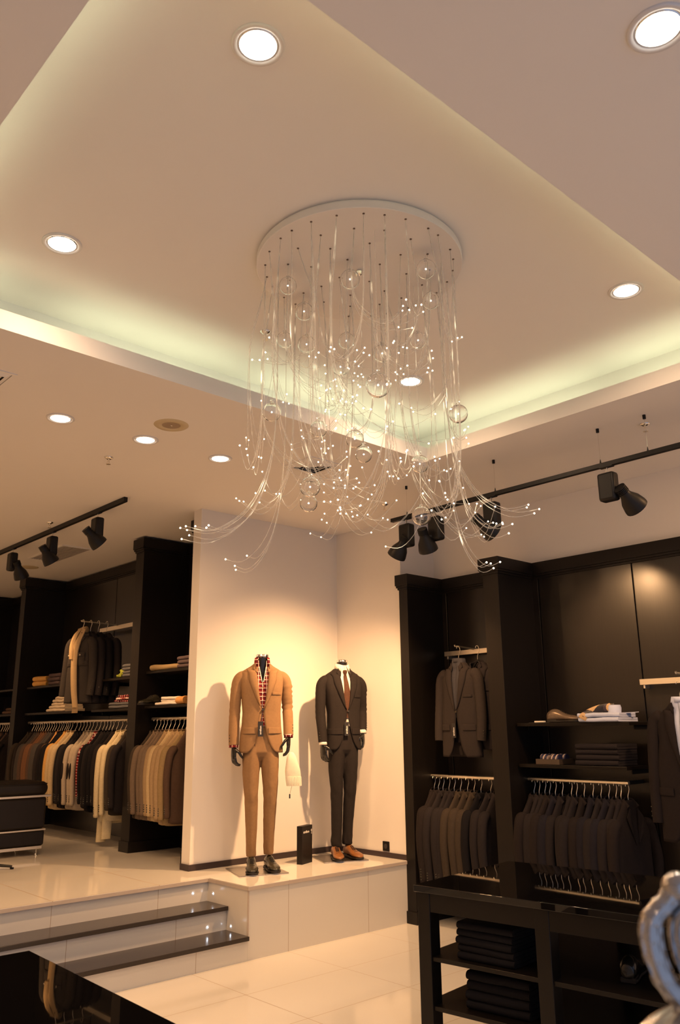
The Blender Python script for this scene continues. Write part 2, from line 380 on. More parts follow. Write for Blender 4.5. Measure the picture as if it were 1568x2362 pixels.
def diffuser(x, y, s, lb):
    t = empty('air_diffuser', (x, y, HC), 0, lb, 'air vent', 'square four-way ceiling air diffusers')
    m = MB(); e = .022
    for a in ((-s, -s, s, -s+e), (-s, s-e, s, s), (-s, -s+e, -s+e, s-e), (s-e, -s+e, s, s-e)): m.box(a[0], a[1], -.006, a[2], a[3], 0)
    m.build('frame', CEIL, t)
    MB().box(-s+e, -s+e, -.0012, s-e, s-e, -.0005).build('backing', DARKV, t)
    for k in range(4):
        q = (s-e)*(1-.24*k)-.004; q2 = q-.028; m = MB()
        for i in range(4):
            R = Matrix.Rotation(i*pi/2, 3, 'Z')
            m.add([R @ Vector(v) for v in ((-q, -q, -.002), (q, -q, -.002), (q2, -q2, -.014), (-q2, -q2, -.014))], [(0, 1, 2, 3)])
        m.build('louvre', CEIL, t, smooth=0, solid=.002)
diffuser(4.01, 4.68, .165, 'square ceiling air vent above the dark-suited mannequin, seen through chandelier strands')
diffuser(1.43, 4.68, .165, 'square ceiling air vent cut by the left picture edge')
t = empty('ceiling_grille', (3.905, 9.12, HC), 0, 'long pale slotted ceiling grille behind the left track lights', 'air vent')
m = MB()
for k in range(11): m.box(-.15+k*.03, -.45, -.010, -.15+k*.03+.012, .45, -.002)
m.build('slats', mat('grille_grey', (.42, .38, .36), .5), t, smooth=0)
m = MB()
for a in ((-.18, -.48, .18, -.45), (-.18, .45, .18, .48), (-.18, -.45, -.155, .45), (.165, -.45, .18, .45)): m.box(a[0], a[1], -.010, a[2], a[3], 0)
m.build('frame', CEIL, t, smooth=0)
# step leds
for (x, y, z, ax, lb) in ((3.862, 5.97, .412, 0, 'tiny white step light in the top riser near the corner'), (4.0, 6.0-.11, .402, 1, 'tiny white step light in the platform side above the upper dark tread'),
                          (3.826, 5.70, .213, 0, 'tiny white step light in the middle riser near its right end'), (4.0, 5.64, .203, 1, 'tiny white step light in the platform side above the lower dark tread')):
    t = empty('step_light', (x, y, z), 0 if ax == 0 else -pi/2, lb, 'step light', 'tiny white step lights')
    M90 = Matrix.Rotation(pi/2, 4, 'X')
    MB().lathe([(.009, .002), (.007, .004), (.005, .003)], 16).build('bezel', CHROME, t, M=M90)
    MB().lathe([(.001, .003), (.005, .003)], 14).build('led_lens', LEDON, t, M=M90)

# ------------------------------------------------------------------ track lights
def spotlight(x, y, z, box_dir, target, lb, grp, power=SPOT_W, on=True, stem=.04, hoff=(.06, .0), cone=54):
    """driver box hanging on a short stem, conical head swivelling beside it and aimed at target"""
    t = empty('track_spotlight', (x, y, z), 0, lb, 'track spotlight', grp)
    MB().tube([(0, 0, 0), (0, 0, -stem-.01)], .007, 8).build('stem', CHROME, t)
    MB().box(-.018, -.05, 0, .018, .05, .012).build('adapter', BLACKM, t, bevel=.003)
    bz = -stem
    b = MB().box(-.042, -.062, bz-.20, .042, .062, bz); b.build('driver_box', BLACKM, t, bevel=.018)
    H = Vector((hoff[0], hoff[1], bz-.175)); D = (Vector(target)-Vector((x, y, z))-H).normalized()
    MB().tube([(hoff[0]*.3, hoff[1]*.3, bz-.165), tuple(H)], .014, 10).build('swivel_joint', BLACKM, t)
    m = MB(); P = lambda s: H + D*s
    m.tube([P(-.075), P(-.07), P(-.02), P(0), P(.05), P(.10), P(.122), P(.12), P(.06)], [.027, .035, .037, .041, .068, .080, .081, .076, .056], 24, True)
    hd = m.build('lamp_head', BLACKM, t, smooth=50)
    m = MB()
    for k in range(5): m.tube([P(-.076+.011*k), P(-.072+.011*k)], .042, 18)
    m.build('cooling_fins', BLACKM, hd)
    MB().tube([P(.085), P(.087)], .052, 20).build('lamp_lens', mat('spot_lens_glow', (.4, .35, .3), .3) if not on else LAMPON, hd)
    if on:
        d = bpy.data.lights.new('lamp', 'SPOT'); d.energy = power; d.color = WARM; d.spot_size = radians(cone); d.spot_blend = 1.0 if cone > 60 else .75; d.shadow_soft_size = .035
        o = bpy.data.objects.new('lamp', d); COL.objects.link(o); o.parent = t
        o.location = P(.128); o.rotation_euler = D.to_track_quat('-Z', 'Y').to_euler()
    return t
# right track, hung on wires
TRX, TRZ = 4.99, 3.405
t = empty('light_track', (TRX, 0, TRZ), 0, 'long black lighting track hung on thin wires before the right wall', 'light track')
MB().box(-.018, -1.2, -.018, .018, 4.77, .014).build('rail', BLACKM, t, bevel=.002)
for y in (4.587, 3.656, 2.752, 2.403, 1.2, 0):
    w_ = MB().tube([(0, y, .012), (0, y, HC-TRZ)], .0016, 6).build('support_wire', CHROME, t)
    MB().tube([(0, y, HC-TRZ-.028), (0, y, HC-TRZ)], .011, 12).build('ceiling_cap', BLACKM, w_)
    MB().tube([(0, y, .012), (0, y, .045)], [.008, .002], 8).build('wire_clip', BLACKM, w_)
G1 = 'black spotlights on the right track'
spotlight(TRX, 4.60, TRZ-.025, 0, (5.05, 6.2, 1.35), 'black track spotlight at the far left end of the right track', G1, SPOT_W*2.5, hoff=(-.035, .02), cone=96)
spotlight(TRX, 4.27, TRZ-.025, 0, (6.1, 4.7, 1.5), 'black track spotlight, second from the far end of the right track', G1, SPOT_W*.55, hoff=(-.085, .055))
spotlight(TRX, 3.70, TRZ-.025, 0, (6.25, 3.35, 2.3), 'black track spotlight on the right track, head turned left beside the longest strands', G1, SPOT_W*.6, hoff=(-.095, .03))
spotlight(TRX, 2.71, TRZ-.025, 0, (6.25, 2.35, 2.2), 'black track spotlight on the right track, rightmost in the photo, head turned right', G1, SPOT_W*.6, hoff=(.03, -.105))
spotlight(TRX, 1.2, TRZ-.025, 0, (6.25, 3.4, 2.0), 'black track spotlight near the camera end of the right track', G1, SPOT_W*.7, hoff=(-.01, .085))
# left track, fixed to the ceiling
t = empty('light_track', (3.33, 0, HC-.028), 0, 'black lighting track fixed to the low ceiling above the left rails', 'light track')
MB().box(-.018, 6.45, -.016, .018, 11.8, .028).build('rail', BLACKM, t, bevel=.002)
G2 = 'black spotlights on the left track'
spotlight(3.33, 6.98, HC-.05, 0, (4.65, 6.95, 2.2), 'black track spotlight on the left track, rightmost of three', G2, SPOT_W*.7, hoff=(-.065, -.02))
spotlight(3.33, 7.98, HC-.05, 0, (4.6, 8.1, 1.7), 'black track spotlight on the left track, middle of three', G2, SPOT_W*.7, hoff=(-.065, -.02))
spotlight(3.33, 9.02, HC-.05, 0, (4.45, 9.5, 1.6), 'black track spotlight on the left track, leftmost of three', G2, SPOT_W*.6, hoff=(.04, -.09))

# ------------------------------------------------------------------ chandelier
CH = empty('fibre_chandelier', (DISC[0], DISC[1], HU), 0, 'large chandelier of glass balls and glowing optical fibre strands under a round canopy', 'chandelier')
MB().lathe([(.001, -.05), (.528, -.05), (.53, -.048), (.53, -.012), (.52, -.010), (.52, 0)], 96).build('canopy', mat('canopy_cream', (.74, .70, .66), .3, 0, .4), CH, smooth=30)
MB().lathe([(.001, -.075), (.014, -.072), (.018, -.06), (.012, -.05)], 16).build('centre_cable_gland', CHROME, CH)
# holes
holes = []
for ring_r, cnt, ph in ((.485, 27, .0), (.37, 15, .1), (.25, 8, .2), (.12, 4, .3)):
    for k in range(cnt):
        a = 2*pi*k/cnt+ph+random.uniform(-.04, .04); holes.append((ring_r*cos(a), ring_r*sin(a)))
m = MB()
for hx, hy in holes: m.tube([(hx, hy, -.053), (hx, hy, -.0495)], .0055, 8)
m.build('fibre_sockets', mat('socket_brown', (.10, .05, .03), .5), CH)
cam_dir = Vector((.676, .737, 0)); cam_rt = Vector((.738, -.674, 0))
def fibre_bundle(k, hx, hy):
    lvl = random.random()
    if lvl < .28: L = random.uniform(.50, .80)
    elif lvl < .55: L = random.uniform(.80, 1.12)
    else: L = random.uniform(1.12, 1.44)
    for _ in range(60):
        phi = random.uniform(0, 2*pi); spread = random.uniform(.12, .34) if L < 1.0 else random.uniform(.20, .52)
        if sqrt((hx+spread*cos(phi))**2+(hy+spread*sin(phi))**2) < .62: break
    nf = random.choice((3, 4, 4, 5, 6)); m = MB(); tips = MB()
    lean = Vector((random.gauss(0, .03), random.gauss(0, .03), 0)); tw = random.uniform(.55, .72)
    for q in range(nf):
        ph = phi + random.gauss(0, .17); sp = spread*random.uniform(.62, 1.12); Lq = L*random.uniform(.94, 1.03)
        out = Vector((cos(ph), sin(ph), 0)); up = random.uniform(-.03, .10)*sp/.3
        st = Vector((hx, hy, -.052)); j = Vector((random.gauss(0, .0022), random.gauss(0, .0022), 0)); D = Vector((0, 0, -Lq))
        ctrl = [st, st+D*.2+j+lean*.4, st+D*.42+j+lean*.9, st+D*tw+j*1.4+lean+out*sp*.04, st+D*lerp(tw, 1, .48)+j*2+lean+out*sp*.18,
                st+D*lerp(tw, 1, .82)+lean+out*sp*.45, st+D*.995+lean+out*sp*.80, st+D*.99+Vector((0, 0, up))+lean+out*sp*1.15]
        pts = crom([tuple(c) for c in ctrl], 28)
        m.tube(pts, .00115, 5, False)
        tips.sphere(pts[-1], .0040, 8, 5)
    b = m.build('fibre_strand_bundle', FIBRE, CH, smooth=180)
    tips.build('glowing_fibre_tips', FTIP, b, smooth=180)
hs = list(holes); random.shuffle(hs)
for k, (hx, hy) in enumerate(hs): fibre_bundle(k, hx, hy)
# the longest sweep towards the right track
for L_, s_p, ph in ((1.33, .36, -.70), (1.45, .22, -.9), (1.50, .25, 2.0), (1.40, .34, 2.4), (1.46, .30, 2.6), (1.58, .20, -.6)):
    m = MB(); tips = MB(); a0 = ph
    for q in range(4):
        sp = s_p*random.uniform(.8, 1.1); o_ = Vector((cos(ph+random.gauss(0, .12)), sin(ph+random.gauss(0, .12)), 0)); st = Vector((.42*cos(a0), .42*sin(a0), -.052)); Lq = L_*random.uniform(.96, 1.02)
        ctrl = [st, st+Vector((0, 0, -.5*Lq)), st+Vector((0, 0, -.75*Lq))+o_*sp*.08, st+Vector((0, 0, -.92*Lq))+o_*sp*.35, st+Vector((0, 0, -1.0*Lq))+o_*sp*.78, st+Vector((0, 0, -.99*Lq))+o_*sp*1.15]
        pts = crom([tuple(c) for c in ctrl], 26); m.tube(pts, .0013, 5, False); tips.sphere(pts[-1], .0045, 8, 5)
    b = m.build('fibre_strand_bundle', FIBRE, CH, smooth=180); tips.build('glowing_fibre_tips', FTIP, b, smooth=180)
BALLS = [(2.754, 2.354, 3.85), (2.965, 2.509, 3.82), (2.537, 2.672, 3.85), (2.341, 2.928, 3.85), (2.574, 3.077, 3.85), (2.546, 3.21, 3.721), (2.646, 3.141, 3.702),
         (2.816, 3.001, 3.727), (2.956, 2.865, 3.646), (3.083, 2.712, 3.709), (2.792, 3.026, 3.572), (2.438, 2.393, 3.151), (2.457, 3.20, 3.27), (2.673, 3.072, 3.194),
         (2.852, 2.984, 3.156), (2.887, 2.953, 3.068), (3.16, 2.52, 3.24), (2.952, 2.616, 2.944), (2.446, 2.876, 2.783), (2.635, 3.11, 2.785), (3.089, 2.739, 2.72)]
for i, (x, y, z) in enumerate(BALLS):
    r = (.058, .050, .046)[0 if i == 11 else 1 + i % 2]
    c = Vector((x-DISC[0], y-DISC[1], z-HU))
    m = MB(); m.sphere(c, r, 32, 20); q_ = MB().sphere(c, r*.93, 32, 20); m.add(q_.v, [f[::-1] for f in q_.f])
    m.lathe([(.010, r*.97), (.009, r+.012), (.012, r+.016)], 14, tuple(c))
    b = m.build('glass_ball', GLASS, CH, smooth=180)
    MB().sphere(c+Vector((0, 0, 0)), .0045, 8, 6).build('light_point', FTIP, b, smooth=180)
    hx, hy = c.x, c.y; rr = sqrt(hx*hx+hy*hy)
    if rr > .49: hx, hy = hx*.49/rr, hy*.49/rr
    MB().tube([(hx, hy, -.05), (c.x, c.y, c.z+r), (c.x, c.y, c.z)], .0012, 5, False).build('ball_fibre', FIBRE, b)
# ------------------------------------------------------------------ wardrobes
def crown(m, x0, y0, x1, y1, zt, sides):
    """stepped moulding around a box footprint; sides: subset of 'WENS' that project"""
    for dz0, dz1, e in ((.105, .0, .028), (.125, .105, .020), (.145, .125, .010)):
        a = [x0-(e if 'W' in sides else 0), y0-(e if 'S' in sides else 0), x1+(e if 'E' in sides else 0), y1+(e if 'N' in sides else 0)]
        m.box(a[0], a[1], zt-dz0, a[2], a[3], zt-dz1)
def wardrobe(name_lb, xf, xb, y0, y1, z0, zt, piers, slots, rails, shelves, bars, joint_w=.012):
    """bay between y0 and y1; piers: list of (ya, yb); everything in one unit"""
    t = empty('wardrobe_bay', (xb, (y0+y1)/2, z0), 0, name_lb, 'wardrobe', 'built-in dark wood wardrobes')
    oy = (y0+y1)/2
    B = lambda *b: MB().box(b[0]-xb, b[1]-oy, b[2]-z0, b[3]-xb, b[4]-oy, b[5]-z0)
    ed = sorted([y0, y1]+list(slots))
    m = MB()
    for a, b in zip(ed[:-1], ed[1:]):
        m.box(0, a-oy+joint_w/2, .0, .018, b-oy-joint_w/2, zt-z0-.02)
    m.build('back_panel', BACKP, t, smooth=0, bevel=.002)
    MB().box(.018, y0-oy, 0, .024, y1-oy, zt-z0-.02).build('panel_gap', GAP, t, smooth=0)
    for s in slots:
        m = MB().box(.012, s-oy-.003, .15, .017, s-oy+.003, zt-z0-.14)
        m.build('slotted_upright', BLACKM, t, smooth=0)
    m = MB(); crown(m, 0, y0-oy, .018, y1-oy, zt-z0, 'W'); m.build('crown_moulding', WOODF, t, smooth=0, bevel=.002)
    for a, b in piers:
        pr = MB().box(xf-xb, a-oy, 0.0, 0, b-oy, zt-z0-.02).build('side_pier', WOODF, t, smooth=0, bevel=.002)
        m = MB(); crown(m, xf-xb, a-oy, 0, b-oy, zt-z0, 'WSN'); m.build('pier_crown', WOODF, pr, smooth=0, bevel=.002)
        MB().box(xf-xb-.014, a-oy-.014, 0, 0, b-oy+.014, .10).build('plinth', WOODF, pr, smooth=0, bevel=.003)
    for (rx, a, b, z) in rails:
        r = MB().tube([(rx-xb, a-oy, z-z0), (rx-xb, b-oy, z-z0)], .016, 14).build('hanging_rail', BRASS, t)
        for yy in (a+.02, b-.02):
            MB().box(rx-xb, yy-oy-.006, z-z0-.014, 0, yy-oy+.006, z-z0+.014).build('rail_bracket', BLACKM, r, bevel=.002)
    for (sx, a, b, z) in shelves:
        s = MB().box(sx-xb, a-oy, z-z0-.028, -.03, b-oy, z-z0-.002).build('shelf', LACQ2, t, smooth=0, bevel=.003)
        for yy in (a+.03, b-.03):
            MB().box(sx-xb+.12, yy-oy-.004, z-z0-.06, 0, yy-oy+.004, z-z0-.028).build('shelf_bracket', BLACKM, s, smooth=0)
    for (bx, a, b, z, h, army, armx) in bars:
        s = MB().box(bx-xb-.012, a-oy, z-z0-h/2, bx-xb+.012, b-oy, z-z0+h/2).build('display_bar', BRASS, t, bevel=.002)
        for yy in (a+.03, b-.03): MB().box(bx-xb, yy-oy-.008, z-z0-.05, 0, yy-oy+.008, z-z0+.012).build('bar_bracket', BRASS, s, bevel=.002)
        MB().tube([(bx-xb, army-oy, z-z0+h/2), (armx-xb, army-oy, z-z0+h/2+.012), (armx-xb-.006, army-oy, z-z0+h/2+.022)], .0085, 10).build('display_arm', BRASS, s)
    return t
# right wall, ground floor level
wardrobe('dark wood wardrobe bay next to the white wall, with a short rail of dark jackets', 5.74, 6.25, 4.40, 5.42, 0, 3.10, [(5.31, 5.418)], [5.25],
         [(6.0, 4.42, 5.40, 1.228)], [], [(6.18, 4.66, 5.24, 2.35, .045, 4.88, 5.90)])
wardrobe('wide dark wood wardrobe bay at the right edge with two shelves and a long rail', 5.74, 6.25, 1.60, 4.40, 0, 3.10, [(4.235, 4.398)], [4.17, 3.26],
         [(6.0, 3.33, 4.25, 1.238)], [(5.85, 3.20, 4.21, 1.69), (5.85, 3.25, 4.215, 1.365)], [(6.18, 1.9, 3.25, 1.99, .045, 2.80, 5.86)])
# left wall, on the platform
LT_ = 3.655
wardrobe('dark wood wardrobe bay between the white display wall and the first dark pier', 4.22, 4.78, 6.50, 7.86, PZ, LT_, [(7.69, 7.858), (6.50, 6.712)], [],
         [(4.40, 6.85, 7.66, 1.775)], [(4.30, 6.85, 7.66, 2.25), (4.30, 6.85, 7.66, 1.905)], [])
wardrobe('wide dark wood wardrobe bay in the middle of the left side, above the beige coats', 4.22, 4.78, 7.86, 10.98, PZ, LT_, [(10.83, 10.978)], [9.35],
         [(4.40, 7.88, 10.80, 1.775)], [(4.30, 9.60, 10.72, 2.22), (4.30, 7.90, 8.85, 2.22), (4.30, 9.30, 10.72, 1.895), (4.30, 7.90, 8.85, 1.895)], [(4.62, 7.95, 9.40, 2.85, .05, 8.95, 4.16)])
wardrobe('dark wood wardrobe bay at the far left, cut by the picture edge', 4.22, 4.78, 10.98, 12.88, PZ, LT_, [(12.72, 12.878)], [],
         [(4.40, 11.0, 12.68, 1.775)], [(4.30, 11.0, 12.5, 2.22), (4.30, 11.0, 12.5, 1.895)], [])

# ------------------------------------------------------------------ garments
def ring_el(z, A, F, a0=0, y0=0, n=32, e=.82):
    out = []
    for k in range(n):
        th = 2*pi*k/n; s, c = sin(th), cos(th)
        out.append((a0+A*math.copysign(abs(s)**e, s), y0-F*math.copysign(abs(c)**e, c), z))
    return out
def interp(prof, z):
    if z <= prof[0][0]: return prof[0][1:]
    for p, q in zip(prof[:-1], prof[1:]):
        if z <= q[0]:
            t = (z-p[0])/(q[0]-p[0]); return tuple(lerp(a, b, t) for a, b in zip(p[1:], q[1:]))
    return prof[-1][1:]
def hanger(parent, wd=.20, col=BLACKM):
    h = MB()
    h.tube([(-wd*.82, 0, -.275), (-wd*.70, 0, -.250), (-.03, 0, -.150), (0, 0, -.118), (.03, 0, -.150), (wd*.70, 0, -.250), (wd*.82, 0, -.275)], [(.010, .010), (.012, .018), (.011, .01), (.011, .01), (.011, .01), (.012, .018), (.010, .010)], 8, True, (0, 0, 1))
    o = h.build('hanger', col, parent)
    MB().tube([(0, 0, -.11), (0, 0, -.075), (.012, 0, -.05), (.021, 0, -.028), (.019, 0, -.006), (.007, 0, .0165), (-.009, 0, .0165), (-.018, 0, .006), (-.019, 0, -.004)], .0028, 7).build('hook', BRASS, o)
    return o
def rack_jacket(name, length=.84, hw=.20, style=0, seed=0, slant=.0):
    """garment hanging on a rail that runs along local Y; hook centre is the origin"""
    rnd = random.Random(seed); t = empty(name)
    prof = [(-length-.10, hw*1.02, .052), (-.62, hw*.98, .045), (-.42, hw*1.0, .046), (-.33, hw*1.02, .044), (-.275, hw*.96, .036), (-.205, hw*.62, .030), (-.150, .085, .028), (-.115, .058, .028), (-.10, .050, .030)]
    zs = [lerp(-length-.10, -.10, i/21) for i in range(22)]; rings = []
    for z in zs:
        A, Fd = interp(prof, z); r = ring_el(z, A, Fd, 0, 0, 28)
        am = max(0, min(1, (-z-.22)/.5))
        rings.append([(x+.004*am*sin(9*x*20+seed), y+am*.010*noise.noise(Vector((x*9, z*2.2+seed, seed)))*2, zz) for x, y, zz in r])
    MB().loft(rings).build('body', CLOTH['black'], t, smooth=60, sub=1)
    if style != 2:
        for s in (-1, 1):
            L = length*.93 if style != 1 else length*.78
            bend = rnd.uniform(-.01, .03)
            pts = crom([(s*(hw*.74), 0, -.252), (s*(hw-.005), -.004, -.285), (s*(hw+.022), -.006, -.35), (s*(hw+.040), -.008-bend, -.10-L*.55), (s*(hw+.030), -.014, -.10-L*.85), (s*(hw+.026), -.018, -.10-L)], 16)
            rad = [lerp(.052, .035, min(1, i/13)) for i in range(16)]; rad[0] = .022; rad[1] = .040
            sl = MB().tube(pts, [(r*.80, r*1.12) for r in rad], 16, True, (1, 0, 0)).build('sleeve', CLOTH['black'], t, smooth=60, sub=1)
            if style in (0, 1):
                b = MB()
                for k in range(4): b.sphere((s*(hw+.026)+s*.030, -.016, -.10-L+.045+k*.020), .0075, 8, 5)
                b.build('cuff_buttons', DKSHOE, sl)
    if style in (0, 1, 3):
        # lapel and collar seen from the front edge
        m = MB()
        for s in (-1, 1):
            m.add([(s*.012, -.047, -.42), (s*.045, -.040, -.16), (s*.095, -.046, -.22), (s*.06, -.056, -.33)], [(0, 1, 2, 3) if s > 0 else (3, 2, 1, 0)])
        m.build('lapel', CLOTH['black'], t, smooth=0, solid=.004)
        m = MB(); m.tube([(-.055, -.035, -.155), (-.052, .012, -.11), (0, .034, -.098), (.052, .012, -.11), (.055, -.035, -.155)], [(.022, .006)]*5, 8, True, (0, 0, 1))
        m.build('collar', CLOTH['black'], t, smooth=60)
    hanger(t)
    return t
PROTO = {}
def proto(kind):
    if kind not in PROTO:
        cfg = dict(jacket=(.84, .20, 0, 1), long=(.93, .195, 0, 5), shirt=(.74, .19, 3, 9), knit=(.80, .20, 2, 3), patched=(.84, .20, 0, 4), big=(.86, .215, 0, 8))[kind]
        p_ = rack_jacket('hanging_jacket' if kind != 'shirt' else 'hanging_shirt', *cfg)
        if kind == 'long':
            MB().loft([ring_el(-1.20, .050, .028, -.150, 0, 20), ring_el(-.9, .055, .030, -.140, 0, 20), ring_el(-.6, .06, .030, -.13, 0, 20)]).build('hanging_trousers', CLOTH['black'], p_, smooth=60)
        if kind == 'patched':
            sl = [c for c in p_.children if c.name.startswith('sleeve')][0]
            MB().sphere((-.268, -.012, -.52), .03, 12, 10, (.45, .75, 2.9)).build('elbow_patch', CLOTH['brownblack'], sl, smooth=60)
        PROTO[kind] = [p_, False]
    return PROTO[kind]
KEEP_MAT = ('hanger', 'hook', 'cuff_buttons', 'elbow_patch')
def recolor(o, m):
    for c in o.children:
        if c.name.split('.')[0] not in KEEP_MAT:
            c.material_slots[0].link = 'OBJECT'; c.material_slots[0].material = m
        recolor(c, m)
def hang(kind, x, y, z, col, label, group, rz=0.0, cat='jacket', tilt=0.0):
    P_ = proto(kind)
    if P_[1]: o = copy_tree(P_[0])
    else: o = P_[0]; P_[1] = True
    o.location = (x, y, z-.019); o.rotation_euler = (0, 0, rz); k_ = random.uniform(.95, 1.04); o.scale = (k_, 1, random.choice((.97, 1.0, 1.0)))
    tag(o, label, cat, group); recolor(o, CLOTH[col]); return o
def rack(ys, x, z, items, where, group, rzb=0.0):
    for i, (y, it) in enumerate(zip(ys, items)):
        kind, col = it[0], it[1]
        cn = dict(greyplaid='grey checked', brownblack='blackish-brown', plaid='red and white plaid', taupe='grey-brown').get(col, col)
        what = {'jacket': 'suit jacket', 'long': 'coat over trousers', 'shirt': 'shirt', 'knit': 'cardigan', 'patched': 'elbow-patched jacket', 'big': 'wool jacket'}[kind]
        hang(kind, x, y, z, col, '%s %s, %s from left %s' % (cn, what, ORD[i], where), group, random.uniform(-.14, .08)+rzb, 'shirt' if kind == 'shirt' else 'jacket')
S = lambda v: [a*4.40/4.48 for a in v]
RY1 = [5.39, 5.298, 5.215, 5.108, 5.047, 4.974, 4.893, 4.82, 4.744, 4.637, 4.573]
RY1 = [min(y, 5.27-.0) if i == 0 else y for i, y in enumerate(RY1)]; RY1[0] = 5.285; RY1[1] = 5.235; RY1[2] = 5.18
J = 'jacket'
rack(RY1, 6.0, 1.228, [(J, 'brownblack'), (J, 'brownblack'), (J, 'charcoal'), (J, 'charcoal'), (J, 'charcoal'), (J, 'olive'), (J, 'olive'), (J, 'olive'), (J, 'black'), (J, 'charcoal'), (J, 'charcoal')],
     'on the short right rail', 'dark jackets on the short right rail')
RY2 = [4.19, 4.14, 4.085, 4.04, 3.985, 3.92, 3.836, 3.79, 3.722, 3.644, 3.575, 3.508, 3.448, 3.406, 3.348]
rack(RY2, 6.0, 1.238, [(J, c) for c in ('brownblack', 'charcoal', 'charcoal', 'brownblack', 'navy', 'charcoal', 'charcoal', 'charcoal', 'brownblack', 'navy', 'charcoal', 'navy', 'charcoal', 'charcoal', 'brownblack')],
     'on the long right rail', 'dark jackets on the long right rail')
LY1 = [7.60, 7.53, 7.46, 7.40, 7.33, 7.25, 7.17, 7.09, 7.02, 6.94]
rack(LY1, 4.40, 1.775, [(J, 'olive'), (J, 'taupe'), (J, 'taupe'), (J, 'taupe'), (J, 'tan'), (J, 'beige'), (J, 'tan'), ('big', 'tan'), ('big', 'khaki'), (J, 'brown')],
     'on the rail beside the display wall', 'tan jackets on the rail beside the display wall')
LY2 = S([10.873, 10.793, 10.733, 10.662, 10.596, 10.538, 10.454, 10.386, 10.311, 10.237, 10.174, 10.091, 10.019, 9.965, 9.894, 9.842, 9.79, 9.721, 9.602, 9.501, 9.419, 9.337, 9.257, 9.177, 9.083, 8.99, 8.898, 8.823, 8.748, 8.675, 8.573, 8.475, 8.374, 8.27, 8.16])
L2 = [(J, 'olive'), (J, 'olive'), (J, 'brownblack'), (J, 'greyplaid'), (J, 'greyplaid'), (J, 'brown'), (J, 'rust'), (J, 'rust'), (J, 'brown'), (J, 'greyplaid'), (J, 'greyplaid'), (J, 'charcoal'),
      ('shirt', 'orange'), (J, 'black'), (J, 'black'), (J, 'black'), ('big', 'camel'), ('big', 'beige'), ('big', 'beige'), (J, 'black'), (J, 'charcoal'), (J, 'black'),
      ('patched', 'stone'), ('patched', 'stone'), ('patched', 'stone'), ('shirt', 'plaid'), (J, 'black'), (J, 'charcoal'), (J, 'black'), (J, 'black'), (J, 'brownblack'), ('long', 'cream'), ('long', 'cream'), (J, 'olive'), (J, 'charcoal')]
rack(LY2, 4.40, 1.775, L2, 'on the long left rail', 'coats and jackets on the long left rail')
LY3 = S([12.05, 11.945, 11.854, 11.785, 11.718, 11.628, 11.562, 11.475, 11.38])
rack(LY3, 4.40, 1.775, [(J, c) for c in ('charcoal', 'brownblack', 'brown', 'brown', 'brownblack', 'brown', 'charcoal', 'brownblack', 'brownblack')],
     'on the far left rail', 'dark jackets on the far left rail')

# ------------------------------------------------------------------ tailored jacket (worn or displayed from the front)
def surf_y(prof, a, z, e=.82):
    A, Fd, a0, y0 = interp(prof, z); s = min(.999, abs(a-a0)/A)**(1/e); return y0-Fd*(1-s*s)**(e/2)
def shell(mb, prof, gap, z0, z1, nz=40, n=60, e=.82, off=0.0, hem=None):
    rings = []
    for i in range(nz):
        z = lerp(z0, z1, i/(nz-1)); A, Fd, a0, y0 = interp(prof, z); A += off; Fd += off
        g = min(max(gap(z), .0005), A*.98); th0 = asin(min(.999, (g/A)**(1/e)))
        r = []
        for k in range(n):
            th = th0+(2*pi-2*th0)*k/(n-1); s, c = sin(th), cos(th); zz = z
            if hem: zz += hem(th, i/(nz-1))
            wr = .003*noise.noise(Vector((s*3, z*9, c*3)))
            r.append((a0+(A+wr)*math.copysign(abs(s)**e, s), y0-(Fd+wr)*math.copysign(abs(c)**e, c), zz))
        rings.append(r)
    mb.loft(rings, False, False); return mb
def patch(mb, prof, a0, a1, z0, z1, off=.006, nu=6, nv=6, round_=0):
    vs = []; fs = []
    for j in range(nv+1):
        for i in range(nu+1):
            a = lerp(a0, a1, i/nu); z = lerp(z0, z1, j/nv); vs.append((a, surf_y(prof, a, z)-off, z))
    for j in range(nv):
        for i in range(nu):
            k = j*(nu+1)+i; fs.append((k, k+1, k+nu+2, k+nu+1))
    return mb.add(vs, fs)
